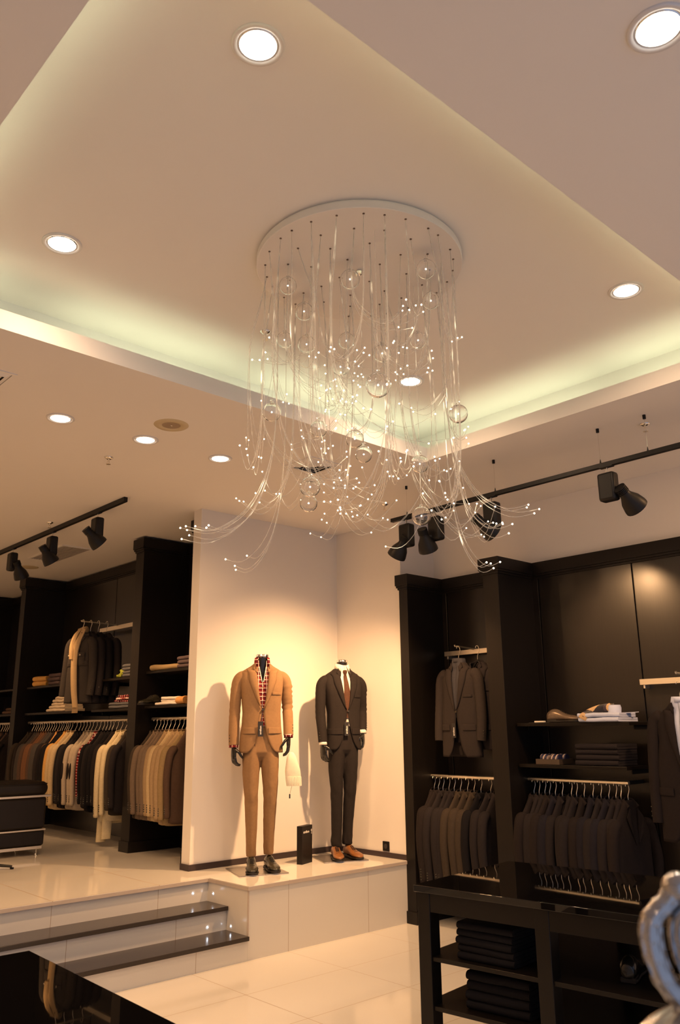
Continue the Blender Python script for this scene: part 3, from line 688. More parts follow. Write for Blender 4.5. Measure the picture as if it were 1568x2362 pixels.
def tailored_jacket(parent, M_, prof, zb, zn, gn, cut, sleeves, flaps=True, tagcard=True, name='jacket', lapel_w=.075, pocket_z=None, breast=True, buttons=1):
    """prof: (z, A, F, a0, y0) from hem to neck; zb button height, zn neck height, gn half opening at the neck"""
    zh = prof[0][0]
    def gap(z):
        if z > zb: return .004+(gn-.004)*((z-zb)/(zn-zb))**.64
        t = (zb-z)/(zb-zh); return .004+cut*(.62*t**1.4+.38*t**9)*1.0
    jk = shell(MB(), prof, gap, zh, prof[-1][0]).build(name, M_, parent, smooth=70, solid=.006)
    # lapels
    zg = zn-.055
    for s in (-1, 1):
        m = MB(); vs = []; fs = []; nv, nu = 16, 5
        for j in range(nv+1):
            t = j/nv; z = lerp(zb+.012, zg, t); wd = lapel_w*min(1, (t*1.35)**.75) + (.012 if j == nv else 0)
            for i in range(nu+1):
                a0c = interp(prof, z)[2]; a = a0c+s*(gap(z)-.002+wd*i/nu)
                roll = .011*sin(pi*min(1, i/nu*1.0))*.9+.006
                vs.append((a, surf_y(prof, a, z)-roll, z+(.012*(i/nu) if j == nv else 0)))
        for j in range(nv):
            for i in range(nu):
                k = j*(nu+1)+i; q = (k, k+1, k+nu+2, k+nu+1); fs.append(q if s > 0 else q[::-1])
        m.add(vs, fs).build('lapel', M_, jk, smooth=60, solid=.004)
    # collar
    m = MB(); rings = []
    for j in range(5):
        t = j/4; r = []
        for k in range(31):
            th = lerp(-pi*.80, pi*.80, k/30); fr = abs(th)/(pi*.80)
            A, Fd, a0, y0 = interp(prof, zn+.0)
            rad = lerp(1.02, 1.34, t)
            zz = lerp(zn+.030, zn-.012, t)-fr**2.2*.062
            # th=0 at the back of the neck
            x = a0+sin(th)*max(gn*1.03, A*.60)*rad; y = y0+cos(th)*Fd*.92*rad
            if fr > .62: y = min(y, surf_y(prof, x, min(zz, prof[-1][0]-.02))-.012)
            r.append((x, y, zz))
        rings.append(r)
    m.loft(rings, False, False).build('collar', M_, jk, smooth=60, solid=.004)
    # pockets
    pz = pocket_z if pocket_z else zb-.16
    if flaps:
        for s in (-1, 1):
            A, Fd, a0, y0 = interp(prof, pz); c = a0+s*A*.66
            patch(MB(), prof, c-.062, c+.058, pz-.052, pz, .009).build('pocket_flap', M_, jk, smooth=60, solid=.005, bevel=.002)
    if breast:
        A, Fd, a0, y0 = interp(prof, zb+.13)
        patch(MB(), prof, a0+A*.45, a0+A*.45+.085, zb+.125, zb+.147, .0065).build('breast_pocket', M_, jk, smooth=60, solid=.003)
    a0 = interp(prof, zb)[2]
    for k in range(buttons):
        MB().tube([(a0+.004, surf_y(prof, a0, zb)-.008, zb-k*.09), (a0+.004, surf_y(prof, a0, zb)-.013, zb-k*.09)], .0095, 14).build('button', DKSHOE, jk)
    for pts, r0_, r1_, wr in sleeves:
        P = crom(pts, 34); rr = []
        for i in range(34):
            t = i/33; r = lerp(r0_, r1_, t**.8)
            if i < 4: r *= (.50, .70, .85, .95)[i]
            if wr and .38 < t < .72: r += wr*sin(t*95+P[i][0]*8)
            rr.append((r*.98, r*1.02))
        sl = MB().tube(P, rr, 20, True, (0, 1, 0)).build('sleeve', M_, jk, smooth=70)
        e = Vector(P[-3]); b = MB(); sx = 1 if pts[0][0] > 0 else -1
        for k in range(3): b.sphere(Vector(P[-3-k])+Vector((sx*rr[-1][0]*.85, -rr[-1][0]*.55, 0)), .006, 8, 5)
        b.build('cuff_buttons', DKSHOE, sl)
    if tagcard:
        zt = zb-.10; c = a0-.018
        MB().tube([(a0, surf_y(prof, a0, zb)-.012, zb), (c+.005, surf_y(prof, c, zt)-.016, zt+.002)], .0012, 5, False).build('tag_string', BLACKM, jk)
        y = min(surf_y(prof, c, zt), surf_y(prof, c, zt-.13))-.018
        tg = MB().box(c-.022, y, zt-.125, c+.022, y+.003, zt).build('price_tag', TAGM, jk)
        text_obj('strellson', .021, tg, Matrix.Translation((c+.007, y-.0015, zt-.108)) @ Matrix.Rotation(pi/2, 4, 'X') @ Matrix.Rotation(pi/2, 4, 'Z'), 'tag_print')
    return jk
def text_obj(s, size, parent, Mx, name):
    cu = bpy.data.curves.new(name, 'FONT'); cu.body = s; cu.size = size; cu.extrude = .0004; cu.offset = size*.02
    o = bpy.data.objects.new('tmp', cu); COL.objects.link(o); dg = bpy.context.evaluated_depsgraph_get()
    me = bpy.data.meshes.new_from_object(o.evaluated_get(dg)); bpy.data.objects.remove(o)
    me.materials.clear(); me.materials.append(WPRINT); me.transform(Mx)
    r = bpy.data.objects.new(name, me); COL.objects.link(r); r.parent = parent; return r
# ------------------------------------------------------------------ mannequins
def hand(mb, W, d, nrm, v, s=1.0, curl=1.0):
    """W wrist, d towards the fingers, nrm palm normal, v towards the thumb"""
    W, d, nrm, v = Vector(W), Vector(d).normalized(), Vector(nrm), Vector(v)
    v = (v-d*v.dot(d)).normalized(); nrm = d.cross(v)*(1 if d.cross(v).dot(nrm) > 0 else -1)
    mb.tube([W-d*.05*s, W, W+d*.03*s, W+d*.06*s, W+d*.092*s], [(.026*s, .021*s), (.026*s, .018*s), (.036*s, .017*s), (.041*s, .016*s), (.039*s, .012*s)], 14, True, tuple(v))
    for i, (L, off) in enumerate(((.078, .030), (.086, .010), (.080, -.010), (.062, -.029))):
        p = W+d*.082*s+v*off*s; pts = [p]; ang = radians(12*curl); 
        for seg, k in ((.45, 1), (.31, 2), (.24, 3)):
            q = d*cos(ang)+nrm*sin(ang); pts.append(pts[-1]+q*L*seg*s); ang += radians((30, 34, 20)[k-1]*curl)
        mb.tube(pts, [.0105*s, .0098*s, .0088*s, .0070*s], 8, True, tuple(v))
    p = W+d*.018*s+v*.026*s+nrm*.004
    mb.tube([p, p+(d*.55+v*.62+nrm*.45).normalized()*.038*s, p+(d*.55+v*.62+nrm*.45).normalized()*.038*s+(d*.85+v*.12+nrm*.5).normalized()*.034*s, p+(d*.55+v*.62+nrm*.45).normalized()*.038*s+(d*.85+v*.05+nrm*.6).normalized()*.060*s],
            [.014*s, .012*s, .0105*s, .0075*s], 8, True, tuple(v))
def shoe(parent, x, y, z, rz, M_, L=.31, name='shoe'):
    st = [(0, .030, .075, .012), (.06, .038, .092, .010), (.16, .040, .105, .010), (.30, .038, .100, .012), (.42, .038, .082, .014), (.56, .044, .064, .012), (.70, .050, .055, .010), (.84, .046, .047, .010), (.94, .034, .038, .012), (1.0, .012, .026, .014)]
    rings = []; sole = []
    for s, hw, h, zb in crom(st, 20):
        r = []; so = []
        for k in range(18):
            th = 2*pi*k/18; c, sn = cos(th), sin(th)
            zz = zb+.010+max(0, (h-zb)*(.5+.5*sn)) if sn > -.2 else zb+.006
            r.append((hw*math.copysign(abs(c)**.75, c)*(1-.35*max(0, sn)**2), -s*L, zb+.004+(h-zb)*(.5+.5*math.copysign(abs(sn)**.8, sn))))
        rings.append(r)
        for k in range(12):
            th = 2*pi*k/12; so.append(((hw+.005)*math.copysign(abs(cos(th))**.3, cos(th)), -s*(L+.006)+.003, .010+.008*math.copysign(abs(sin(th))**.3, sin(th))))
        sole.append(so)
    T = Matrix.Translation((x, y, z)) @ Matrix.Rotation(rz, 4, 'Z')
    o = MB().loft(rings).build(name, M_, parent, smooth=60, M=T)
    m = MB().loft(sole); m.box(-.034, -.085, 0, .034, .0, .024); m.build('sole', SOLE, o, smooth=40, M=T)
    m = MB()
    for k in range(5): s = .40+k*.045; m.tube([(-.016, -s*L, .092-k*.007), (0, -s*L, .099-k*.0075), (.016, -s*L, .092-k*.007)], .0028, 6)
    m.tube([(-.030, -.70*L, .050), (-.018, -.69*L, .058), (0, -.685*L, .061), (.018, -.69*L, .058), (.030, -.70*L, .050)], .0018, 6)
    m.build('laces', SOLE, o, M=T)
    return o
def mannequin(loc, rz, label, cfg):
    t = empty('mannequin', loc, rz, label, 'mannequin')
    P = cfg['prof']; cx = cfg['cx']; zb, zn = cfg['zb'], cfg['zn']
    # body: one continuous surface, neck to hips, arms and hands
    m = MB()
    m.loft([ring_el(z, A, Fd, a, y, 28) for z, A, Fd, a, y in ((1.02, .12, .08, cx, 0), (1.10, .125, .08, cx, 0), (1.25, .130, .085, cx, 0), (1.42, .150, .10, cx, 0), (1.54, .150, .095, cx, .01), (1.60, .12, .07, cx, .015), (1.635, .070, .06, cx, .012), (1.67, .048, .052, cx, .006), (1.772, .048, .052, cx, 0))])
    for sl in cfg['arms']:
        m.tube(crom(sl, 14), [lerp(.034, .025, i/13) for i in range(14)], 12)
    for hd in cfg['hands']: hand(m, *hd)
    m.build('body', MANN, t, voxel=.0045, smooth=180)
    MB().lathe([(.001, 1.796), (.055, 1.794), (.058, 1.790), (.058, 1.774), (.054, 1.770), (.001, 1.770)], 32, (cx, 0, 0)).build('neck_cap', CHROME, t, smooth=40)
    # shirt
    Sp = [(z, A-.016, Fd-.012, a, y) for z, A, Fd, a, y in P]
    SM = cfg['shirt']; og = cfg['open']
    zt = zn+.035
    sp = [p for p in Sp if p[0] < zn-.07]+[(zn-.06, .105, .075, cx, .006), (zn-.02, .068, .066, cx, .004), (zt, .057, .062, cx, 0)]
    gp = (lambda z: .0006 if z < zn-.16 else .030*((z-zn+.16)/.16)**.8+.0006) if og else (lambda z: .0006)
    sh = shell(MB(), sp, gp, zb-.14, zt, 34).build('shirt', SM, t, smooth=70, solid=.003)
    # collar: stand and two points
    for s in (-1, 1):
        m = MB(); vs = []; fs = []
        for j in range(2):
            for i in range(9):
                u = i/8; th = lerp(pi, pi*(.20 if og else .07), u)       # back to front
                rr = .062+.007*j; x = cx+s*sin(th)*rr*(1.0+.06*j); y = -cos(th)*rr*1.04*(1+.05*j)
                top = zt+.028-(u**2.0)*(.030 if not og else .004); low = zt-.018-(u**3)*(.060 if not og else .055)
                if j == 1 and i == 8: x += s*(.030 if not og else .016); y -= .004
                if j == 1: y = min(y, y) - .010*u
                vs.append((x, y, top if j == 0 else low))
        for i in range(8):
            q = (i, i+1, i+10, i+9); fs.append(q if s < 0 else q[::-1])
        m.add(vs, fs).build('shirt_collar', SM, sh, smooth=60, solid=.0035)
    if og:
        m = MB()
        for s in (-1, 1):
            zz = [zn-.155, zn-.11, zn-.06, zn-.02]; vs = []
            for z in zz:
                g = gp(z); a = cx+s*g; vs += [(a, surf_y(sp, a, z)-.004, z), (a+s*.006, surf_y(sp, a+s*.006, z)-.0045, z)]
            m.add(vs, [(0, 1, 3, 2), (2, 3, 5, 4), (4, 5, 7, 6)])
        m.build('inner_placket', WHITESH, sh, smooth=0, solid=.002)
        m = MB()
        for k in range(4): z = zn-.19-k*.06; m.tube([(cx, surf_y(sp, cx, z)-.003, z), (cx, surf_y(sp, cx, z)-.006, z)], .005, 10)
        m.build('shirt_buttons', WHITEP, sh)
    if cfg.get('tie'):
        m = MB(); vs = []; fs = []
        st = [(zn-.012, .018, .026), (zn-.030, .022, .030), (zn-.055, .013, .022), (zn-.075, .018, .014), (zn-.16, .026, .012), (zn-.26, .034, .010), (zn-.36, .038, .008), (zn-.46, .040, .006)]
        rings = []
        for z, hw, th in crom(st, 22)[::-1]:
            y = surf_y(sp, cx, min(z, zn-.03)); y = min(y, -.068)-.004
            rings.append([(cx+cfg['tie']*(zn-z)/.4-hw, y, z), (cx+cfg['tie']*(zn-z)/.4-hw*.5, y-th*.7, z), (cx+cfg['tie']*(zn-z)/.4, y-th, z), (cx+cfg['tie']*(zn-z)/.4+hw*.5, y-th*.7, z), (cx+cfg['tie']*(zn-z)/.4+hw, y, z), (cx+cfg['tie']*(zn-z)/.4, y+.004, z)])
        m.loft(rings).build('tie', TIEB, t, smooth=60)
    # trousers
    m = MB()
    m.loft([ring_el(z, A, Fd, cfg['hx'], 0, 36, .9) for z, A, Fd in ((.895, .060, .050), (.925, .120, .080), (.96, .152, .098), (1.04, .150, .098), (1.12, .142, .094), (1.24, .138, .090))])
    for leg in cfg['legs']:
        rings = []
        for i, (z, a, y, ra, rf) in enumerate(crom(leg, 40)):
            r = []
            for k in range(28):
                th = 2*pi*k/28; s, c = sin(th), cos(th); cr = .006*max(0, c)**14 + .004*max(0, -c)**14
                wr = .0045*noise.noise(Vector((s*2.2+a*9, z*16, c*2.2)))*(1.6 if z < .2 or .5 < z < .65 else .8)
                r.append((a+(ra+wr)*s, y-(rf+wr+cr)*c, z))
            rings.append(r)
        m.loft(rings)
    tr = m.build('trousers', cfg['cloth'], t, smooth=180, voxel=.006)
    md = tr.modifiers.new('f', 'SMOOTH'); md.factor = .6; md.iterations = 8
    jk = tailored_jacket(t, cfg['cloth'], P, zb, zn, cfg['gn'], cfg['cut'], cfg['sleeves'], pocket_z=cfg.get('pz'))
    for (pth, r) in cfg['cuffs']:
        MB().tube(pth, [(r, r*1.02), (r+.002, r*1.02+.002)], 22, False, (0, 1, 0)).build('shirt_cuff', SM, sh, smooth=60, solid=.003)
    for sx, sy, srz in cfg['shoes']: shoe(t, sx, sy, .012, srz, cfg['shoe'])
    return t
# tan mannequin -------------------------------------------------
TANP = [(.955, .190, .120, .0, 0), (1.06, .186, .117, .0, 0), (1.18, .172, .110, .0, 0), (1.29, .166, .108, .0, 0), (1.40, .176, .115, .0, 0), (1.50, .186, .118, .0, 0),
        (1.58, .196, .105, .0, .004), (1.635, .190, .086, .0, .008), (1.660, .160, .074, .0, .010), (1.69, .105, .070, .0, .012), (1.712, .078, .068, .0, .010)]
tan = mannequin((4.47, 5.915, PZ), radians(-32), 'headless mannequin in a tan corduroy suit and red plaid shirt on the platform', dict(
    prof=TANP, cx=0.0, hx=0.0, zb=1.315, zn=1.705, gn=.062, cut=.125, shirt=REDPL, open=True, cloth=TAN, shoe=DKSHOE, pz=1.165,
    arms=[[(-.14, .01, 1.575), (-.20, .01, 1.53), (-.225, .010, 1.42), (-.232, .014, 1.28), (-.238, .0, 1.14), (-.236, -.012, 1.02)], [(.14, .01, 1.575), (.20, .01, 1.53), (.222, .018, 1.44), (.232, .034, 1.34), (.236, .005, 1.22), (.236, -.030, 1.10)]],
    hands=[((-.236, -.014, 1.00), (.02, -.10, -1), (1, .1, 0), (.35, -.95, 0), 1.08, 1.15), ((.236, -.034, 1.085), (-.02, -.16, -1), (-1, .1, 0), (-.25, -.95, 0), 1.08, .9)],
    sleeves=[([(-.130, .01, 1.598), (-.180, .008, 1.592), (-.212, .008, 1.545), (-.226, .010, 1.43), (-.232, .014, 1.28), (-.238, .0, 1.14), (-.236, -.012, 1.02)], .058, .042, .0016),
             ([(.130, .01, 1.598), (.180, .008, 1.592), (.212, .008, 1.545), (.224, .018, 1.44), (.232, .034, 1.34), (.236, .005, 1.22), (.236, -.028, 1.10)], .058, .042, .006)],
    cuffs=[([(-.236, -.012, 1.03), (-.237, -.015, .998)], .037), ([(.236, -.028, 1.11), (.236, -.033, 1.078)], .037)],
    legs=[[(.115, -.068, .020, .041, .050), (.20, -.070, .015, .043, .055), (.40, -.072, .005, .052, .062), (.58, -.078, -.010, .058, .068), (.72, -.082, -.005, .068, .082), (.88, -.080, 0, .079, .094), (1.02, -.072, 0, .078, .094)],
          [(.125, .083, .055, .041, .050), (.20, .082, .048, .044, .055), (.40, .083, .025, .052, .062), (.58, .086, .0, .058, .068), (.72, .084, -.002, .068, .082), (.88, .078, 0, .079, .094), (1.02, .072, 0, .078, .094)]],
    shoes=[(-.066, .065, -.02), (.080, .105, .14)]))
o = MB().box(-.21, -.22, 0, .21, .22, .008).build('base_plate', STEELP, tan, bevel=.001); o.rotation_euler = (0, 0, radians(12)); o.location = (-.02, .01, 0)
# dark mannequin ------------------------------------------------
DP = [(.955, .172, .118, -.008, 0), (1.06, .167, .114, -.008, 0), (1.18, .158, .107, -.008, 0), (1.29, .158, .106, -.009, 0), (1.40, .170, .113, -.012, 0), (1.50, .184, .116, -.015, 0),
      (1.575, .196, .103, -.015, .004), (1.63, .190, .085, -.015, .008), (1.658, .160, .073, -.015, .010), (1.688, .105, .069, -.015, .012), (1.71, .078, .067, -.015, .010)]
dark = mannequin((5.46, 5.92, PZ), radians(-20), 'headless mannequin in a dark brown suit, white shirt and brown tie', dict(
    prof=DP, cx=-.015, hx=-.010, zb=1.31, zn=1.705, gn=.060, cut=.12, shirt=WHITESH, open=False, cloth=DKSUIT, shoe=TANSHOE, tie=.012, pz=1.15,
    arms=[[(-.15, .01, 1.57), (-.22, .01, 1.52), (-.236, .010, 1.42), (-.234, .014, 1.28), (-.230, -.005, 1.15), (-.226, -.02, 1.03)], [(.12, .01, 1.565), (.182, .01, 1.51), (.202, .03, 1.43), (.212, .048, 1.33), (.198, .015, 1.23), (.176, -.03, 1.14)]],
    hands=[((-.226, -.024, 1.005), (.03, -.14, -1), (1, .1, 0), (.4, -.95, 0), 1.08, 1.1), ((.176, -.036, 1.105), (.02, -.12, -1), (-1, .1, 0), (-.5, -.9, 0), 1.08, 1.4)],
    sleeves=[([(-.150, .01, 1.595), (-.196, .008, 1.588), (-.228, .008, 1.540), (-.236, .010, 1.42), (-.236, .014, 1.28), (-.230, -.005, 1.15), (-.226, -.022, 1.03)], .058, .042, .001),
             ([(.115, .01, 1.595), (.160, .008, 1.588), (.194, .010, 1.54), (.200, .026, 1.44), (.212, .048, 1.33), (.198, .015, 1.23), (.176, -.03, 1.13)], .056, .041, .003)],
    cuffs=[([(-.226, -.022, 1.035), (-.226, -.026, 1.002)], .036), ([(.176, -.030, 1.135), (.176, -.036, 1.102)], .036)],
    legs=[[(.105, -.082, .010, .048, .058), (.15, -.084, .012, .050, .060), (.22, -.082, .010, .047, .058), (.42, -.082, .0, .052, .062), (.60, -.086, -.012, .057, .068), (.74, -.088, -.004, .066, .082), (.88, -.080, 0, .076, .092), (1.02, -.075, 0, .076, .092)],
          [(.115, .036, .040, .047, .058), (.16, .036, .040, .049, .060), (.23, .038, .034, .046, .058), (.42, .044, .015, .052, .062), (.60, .050, -.006, .057, .068), (.74, .054, -.002, .066, .082), (.88, .056, 0, .076, .092), (1.02, .050, 0, .076, .092)]],
    shoes=[(-.082, .065, -.22), (.040, .085, .06)]))
o = MB().box(-.21, -.22, 0, .21, .22, .008).build('base_plate', STEELP, dark, bevel=.001); o.rotation_euler = (0, 0, radians(-4)); o.location = (-.06, .01, 0)
# knitted cap held by the tan mannequin
Rt = Matrix.Rotation(radians(-32), 3, 'Z'); cp = Rt @ Vector((.262, -.085, 0))
t = empty('knit_cap', (4.47+cp.x, 5.915+cp.y, PZ+.905), radians(-32), 'cream knitted cap with ribbed brim in the hand of the tan-suited mannequin', 'hat')
MB().loft([ring_el(z, A, Fd, a, 0, 32, .9) for z, A, Fd, a in crom([(-.165, .066, .028, .012), (-.10, .066, .034, .006), (-.04, .052, .034, 0), (.01, .040, .028, -.004), (.045, .020, .016, -.006), (.052, .006, .006, -.006)], 24)]).build('crown', CREAM, t, smooth=80)
rings = []
for z, A, Fd, a in crom([(-.225, .066, .030, .020), (-.19, .068, .034, .016), (-.150, .069, .034, .012)], 8):
    rings.append([(a+(A+.0025*sin(k*pi))*sin(2*pi*k/64), (Fd+.0035*(k % 2))*-cos(2*pi*k/64), z) for k in range(64)])
MB().loft(rings).build('ribbed_brim', CREAM, t, smooth=30)
m = MB().tube([(.0, -.01, -.222), (-.012, -.012, -.26), (-.02, -.012, -.30)], .0014, 5); m.box(-.026, -.014, -.325, -.014, -.012, -.29); m.build('tag_string', TAGM, t)
# sign
t = empty('brand_sign', (5.015, 5.973, PZ), radians(20), 'tall black box sign with white lettering standing between the mannequins', 'sign')
sg = MB().box(-.09, -.028, 0, .09, .028, .315).build('sign_block', mat('sign_black', (.012, .009, .008), .4, 0, .3), t, bevel=.002)
text_obj('strellson', .030, sg, Matrix.Translation((-.072, -.0295, .255)) @ Matrix.Rotation(pi/2, 4, 'X'), 'lettering')
m = MB()
for k in range(2): R = Matrix.Rotation(k*pi/2, 4, 'Y'); m.add([R @ Vector(v)+Vector((.072, -.0295, .270)) for v in ((-.003, 0, -.012), (.003, 0, -.012), (.003, 0, .012), (-.003, 0, .012))], [(0, 1, 2, 3)])
m.tube([(.072, -.0294, .262), (.072, -.0294, .240)], .0016, 4); m.build('emblem', WPRINT, sg)

# ------------------------------------------------------------------ coats displayed on arms
def display_coat(x, y, z, rz, M_, label, L=.86, sc=1.0, inner=None, zb=-.52, cut=.10, hook=True, hem=.19, slen=.62, cat='jacket', name='display_jacket', gn=.055, flaps=True, tagc=False, **kw):
    t = empty(name, (x, y, z-.019), rz, label, cat)
    prof = [(-.10-L, hem, .075, 0, 0), (-.55, hem*.93, .070, 0, 0), (-.40, .185, .072, 0, 0), (-.28, .195, .066, 0, 0), (-.235, .188, .056, 0, 0), (-.205, .155, .048, 0, 0), (-.165, .100, .044, 0, 0), (-.135, .076, .044, 0, 0)]
    sl = []
    for s in (-1, 1): sl.append(([(s*.145, 0, -.225), (s*.19, 0, -.250), (s*.218, -.004, -.31), (s*.235, -.006, -.50), (s*.244, -.016, -.28-slen*.65), (s*.240, -.030, -.22-slen)], .054, .042, .0012))
    jk = tailored_jacket(t, M_, prof, zb, -.14, gn, cut, sl, tagcard=tagc, flaps=flaps, **kw)
    if inner:
        sp = [(zz, A-.014, Fd-.010, a, b) for zz, A, Fd, a, b in prof if zz < -.17]+[(-.165, .075, .045, 0, 0), (-.10, .060, .050, 0, 0)]
        s = shell(MB(), sp, lambda q: .0006, -.62, -.10, 20).build('jumper', inner, t, smooth=70, solid=.004)
        MB().tube([(-.001, 0, -.135), (0, 0, -.095)], [(.060, .052), (.062, .054)], 24, False, (1, 0, 0)).build('roll_collar', inner, s, solid=.008)
    if hook: hanger(t, .17)
    return t
GREYBL = fabric('dark_grey_blazer', (.034, .027, .0245), .15, .06)
PARKA = fabric('dark_brown_parka', (.045, .038, .034), .2, .08)
display_coat(5.92, 4.86, 2.385, -pi/2, GREYBL, 'dark grey-brown blazer over a grey roll-neck jumper on the right display bar',   .86, inner=GREYKN, zb=-.57, hem=.215, tagc=True, pocket_z=-.68, slen=.60)
display_coat(6.02, 4.72, 2.385, -pi/2, CLOTH['charcoal'], 'charcoal jacket half hidden behind the grey-brown blazer on the right display bar', .80, zb=-.52)
display_coat(5.86, 2.79, 1.97, -pi/2, CLOTH['brownblack'], 'long dark coat cut by the right picture edge below the pale bar', .98, inner=BLUESH, gn=.040, zb=-.60, hem=.23, slen=.74, pocket_z=-.72)
for i, (x, y, mm, lb) in enumerate(((4.17, 8.93, PARKA, 'dark brown parka with chest pockets, foremost on the left display arm'), (4.26, 8.92, CLOTH['charcoal'], 'charcoal coat directly behind the brown parka on the left display arm'),
                                    (4.35, 8.91, CLOTH['black'], 'black coat third in line on the left display arm'), (4.45, 8.90, CLOTH['charcoal'], 'dark coat rearmost on the left display arm'))):
    c = display_coat(x, y, 2.905, radians(-78), mm, lb, .82, zb=-.50 if i else -.30, cut=.02, gn=.05, slen=.62, flaps=True, cat='coat', name='display_coat', hem=.215)
    if i == 0:
        jk = [q for q in c.children if q.name.startswith('jacket')][0]
        pf = [(-.92, .215, .075, 0, 0), (-.40, .19, .072, 0, 0), (-.2, .18, .06, 0, 0)]
        for s in (-1, 1):
            patch(MB(), pf, s*.10-.05, s*.10+.05, -.50, -.37, .010).build('chest_pocket', PARKA, jk, solid=.006, bevel=.003)
            patch(MB(), pf, s*.10-.054, s*.10+.054, -.41, -.365, .018).build('pocket_flap', PARKA, jk, solid=.005, bevel=.002)
            MB().sphere((s*.10, surf_y(pf, s*.1, -.4)-.022, -.395), .008, 8, 6).build('snap', BRASS, jk)
# scarf over the parka
SCARF = fabric('camel_scarf_wool', obs(196, 146, 92), .12, .1)
t = empty('scarf', (4.17, 8.93, 2.886), radians(-78), 'camel wool scarf draped around the neck of the parka on the left display arm', 'scarf')
def flat_tube(pts, w, th, n=18):
    P = crom(pts, n); m = MB(); rings = []
    for i, p in enumerate(P):
        r = []
        for k in range(20):
            a = 2*pi*k/20; ww = (w[0]+(w[1]-w[0])*i/(n-1)); fold = .006*sin(6*cos(a)+i*.3)
            r.append((p[0]+ww*cos(a), p[1]+th*sin(a)+fold, p[2]+.0*k))
        rings.append(r)
    return m.loft(rings)
flat_tube([(.075, -.085, -.97), (.055, -.10, -.80), (.035, -.105, -.60), (.02, -.10, -.42), (.03, -.085, -.28), (.045, -.045, -.17), (.03, .0, -.10)], (.05, .035), .020).build('front_fold', SCARF, t, smooth=70)
flat_tube([(-.01, -.115, -.44), (-.02, -.11, -.35), (-.045, -.085, -.26), (-.05, -.045, -.16), (-.035, .0, -.095)], (.038, .03), .022).build('upper_fold', SCARF, t, smooth=70)
MB().tube([(-.05, -.01, -.12), (-.03, .045, -.09), (.03, .045, -.09), (.05, -.01, -.12)], [(.035, .016)]*4, 10, True, (0, 0, 1)).build('neck_loop', SCARF, t, smooth=70)
m = MB()
for k in range(10): m.tube([(.030+k*.010, -.085, -.965), (.029+k*.0105, -.087, -1.03)], .0028, 5)
m.build('fringe', SCARF, t)

# ------------------------------------------------------------------ folded goods
def folded(w, d, h, seed=0, wob=.004):
    """hairpin fold, fold edge towards -X; extruded along Y, sits on z=0"""
    rnd = random.Random(seed); th = h*.25; path = [(d/2, h*.75), (0, h*.77), (-d/2+h*.5, h*.75)]
    for k in range(1, 8): a = pi/2+pi*k/8; path.append((-d/2+h*.5+h*.5*.52*cos(a), h*.5+h*.25*sin(a)))
    path += [(-d/2+h*.5, h*.25), (0, h*.24), (d/2, h*.25)]
    out = []; inn = []
    for i, (x, z) in enumerate(path):
        p0 = path[max(i-1, 0)]; p1 = path[min(i+1, len(path)-1)]; tx, tz = p1[0]-p0[0], p1[1]-p0[1]; l = sqrt(tx*tx+tz*tz)
        out.append((x+tz/l*-th*-1, z-tx/l*th*1)); inn.append((x-tz/l*th*.9, z+tx/l*th*.9))
    outline = out+inn[::-1]; rings = []; N = 9
    for j in range(N):
        y = lerp(-w/2, w/2, j/(N-1)); e = .93 if j in (0, N-1) else 1.0
        rings.append([(x*(1 if abs(y) < w*.45 else .99)+wob*noise.noise(Vector((x*9+seed, y*14, seed*3.1))), y, max(.0005, h/2+(z-h/2)*e+wob*noise.noise(Vector((y*11+seed, x*9, seed)))*.8)) for x, z in outline])
    return MB().loft(rings)
def folded_item(name, x, y, z, rz, w, d, h, M_, label, cat, group, seed, wob=.004):
    t = folded(w, d, h, seed, wob).build(name, M_, None, smooth=60); t.location = (x, y, z); t.rotation_euler = (0, 0, rz)
    return tag(t, label, cat, group)
def stack(n, name, x, y, z, rz, w, d, h, M_, what, where, cat, group, seed=1, wob=.004, jit=.006, shrink=0):
    pos = ['lowest', 'second lowest', 'third from below', 'fourth from below', 'fifth from below'][:n]
    pos[-1] = 'topmost' if n > 1 else 'single'
    rnd = random.Random(seed); zz = z
    for i in range(n):
        q = 1-shrink*i
        folded_item(name, x+rnd.uniform(-jit, jit), y+rnd.uniform(-jit, jit), zz, rz+rnd.uniform(-.05, .05), w*q, d*q, h, M_, '%s %s, %s in stack' % (what, where, pos[i]), cat, group, seed*7+i, wob)
        zz += h*1.01
SW = 'folded clothes on the left shelves'
# left middle bay, upper shelf z 2.22 (surface)
stack(2, 'folded_sweater', 4.46, 10.42, 2.22, .25, .26, .30, .062, CLOTH['camel'], 'thick camel folded sweater', 'on the upper left shelf', 'sweater', SW, 1, .007)
stack(3, 'folded_sweater', 4.46, 9.98, 2.22, .1, .26, .28, .046, CLOTH['mauve'], 'grey-brown folded sweater', 'beside the camel sweaters', 'sweater', SW, 2, .008)
stack(4, 'folded_sweater', 4.46, 8.10, 2.22, .0, .22, .28, .034, CLOTH['grey'], 'grey folded sweater', 'beside the olive scarf', 'sweater', SW, 3)
stack(5, 'folded_sweater', 4.46, 9.86, 1.895, .1, .42, .28, .036, CLOTH['stone'], 'crumpled beige sweater', 'on the lower left shelf beside the parka', 'sweater', SW, 4, .012, .012, .10)
stack(2, 'folded_shirt', 4.44, 8.20, 1.895, .1, .40, .30, .030, CLOTH['grey'], 'grey folded shirt', 'under the plaid shirts', 'shirt', SW, 5, .006)
PLF = plaid('folded_plaid', (.26, .02, .018), srgb(230, 214, 204), srgb(50, 30, 44), 26, (0, 1))
stack(3, 'folded_shirt', 4.44, 8.18, 1.957, .15, .30, .26, .026, PLF, 'red and white plaid folded shirt', 'on the lower left shelf', 'shirt', SW, 6, .010, .02, .12)
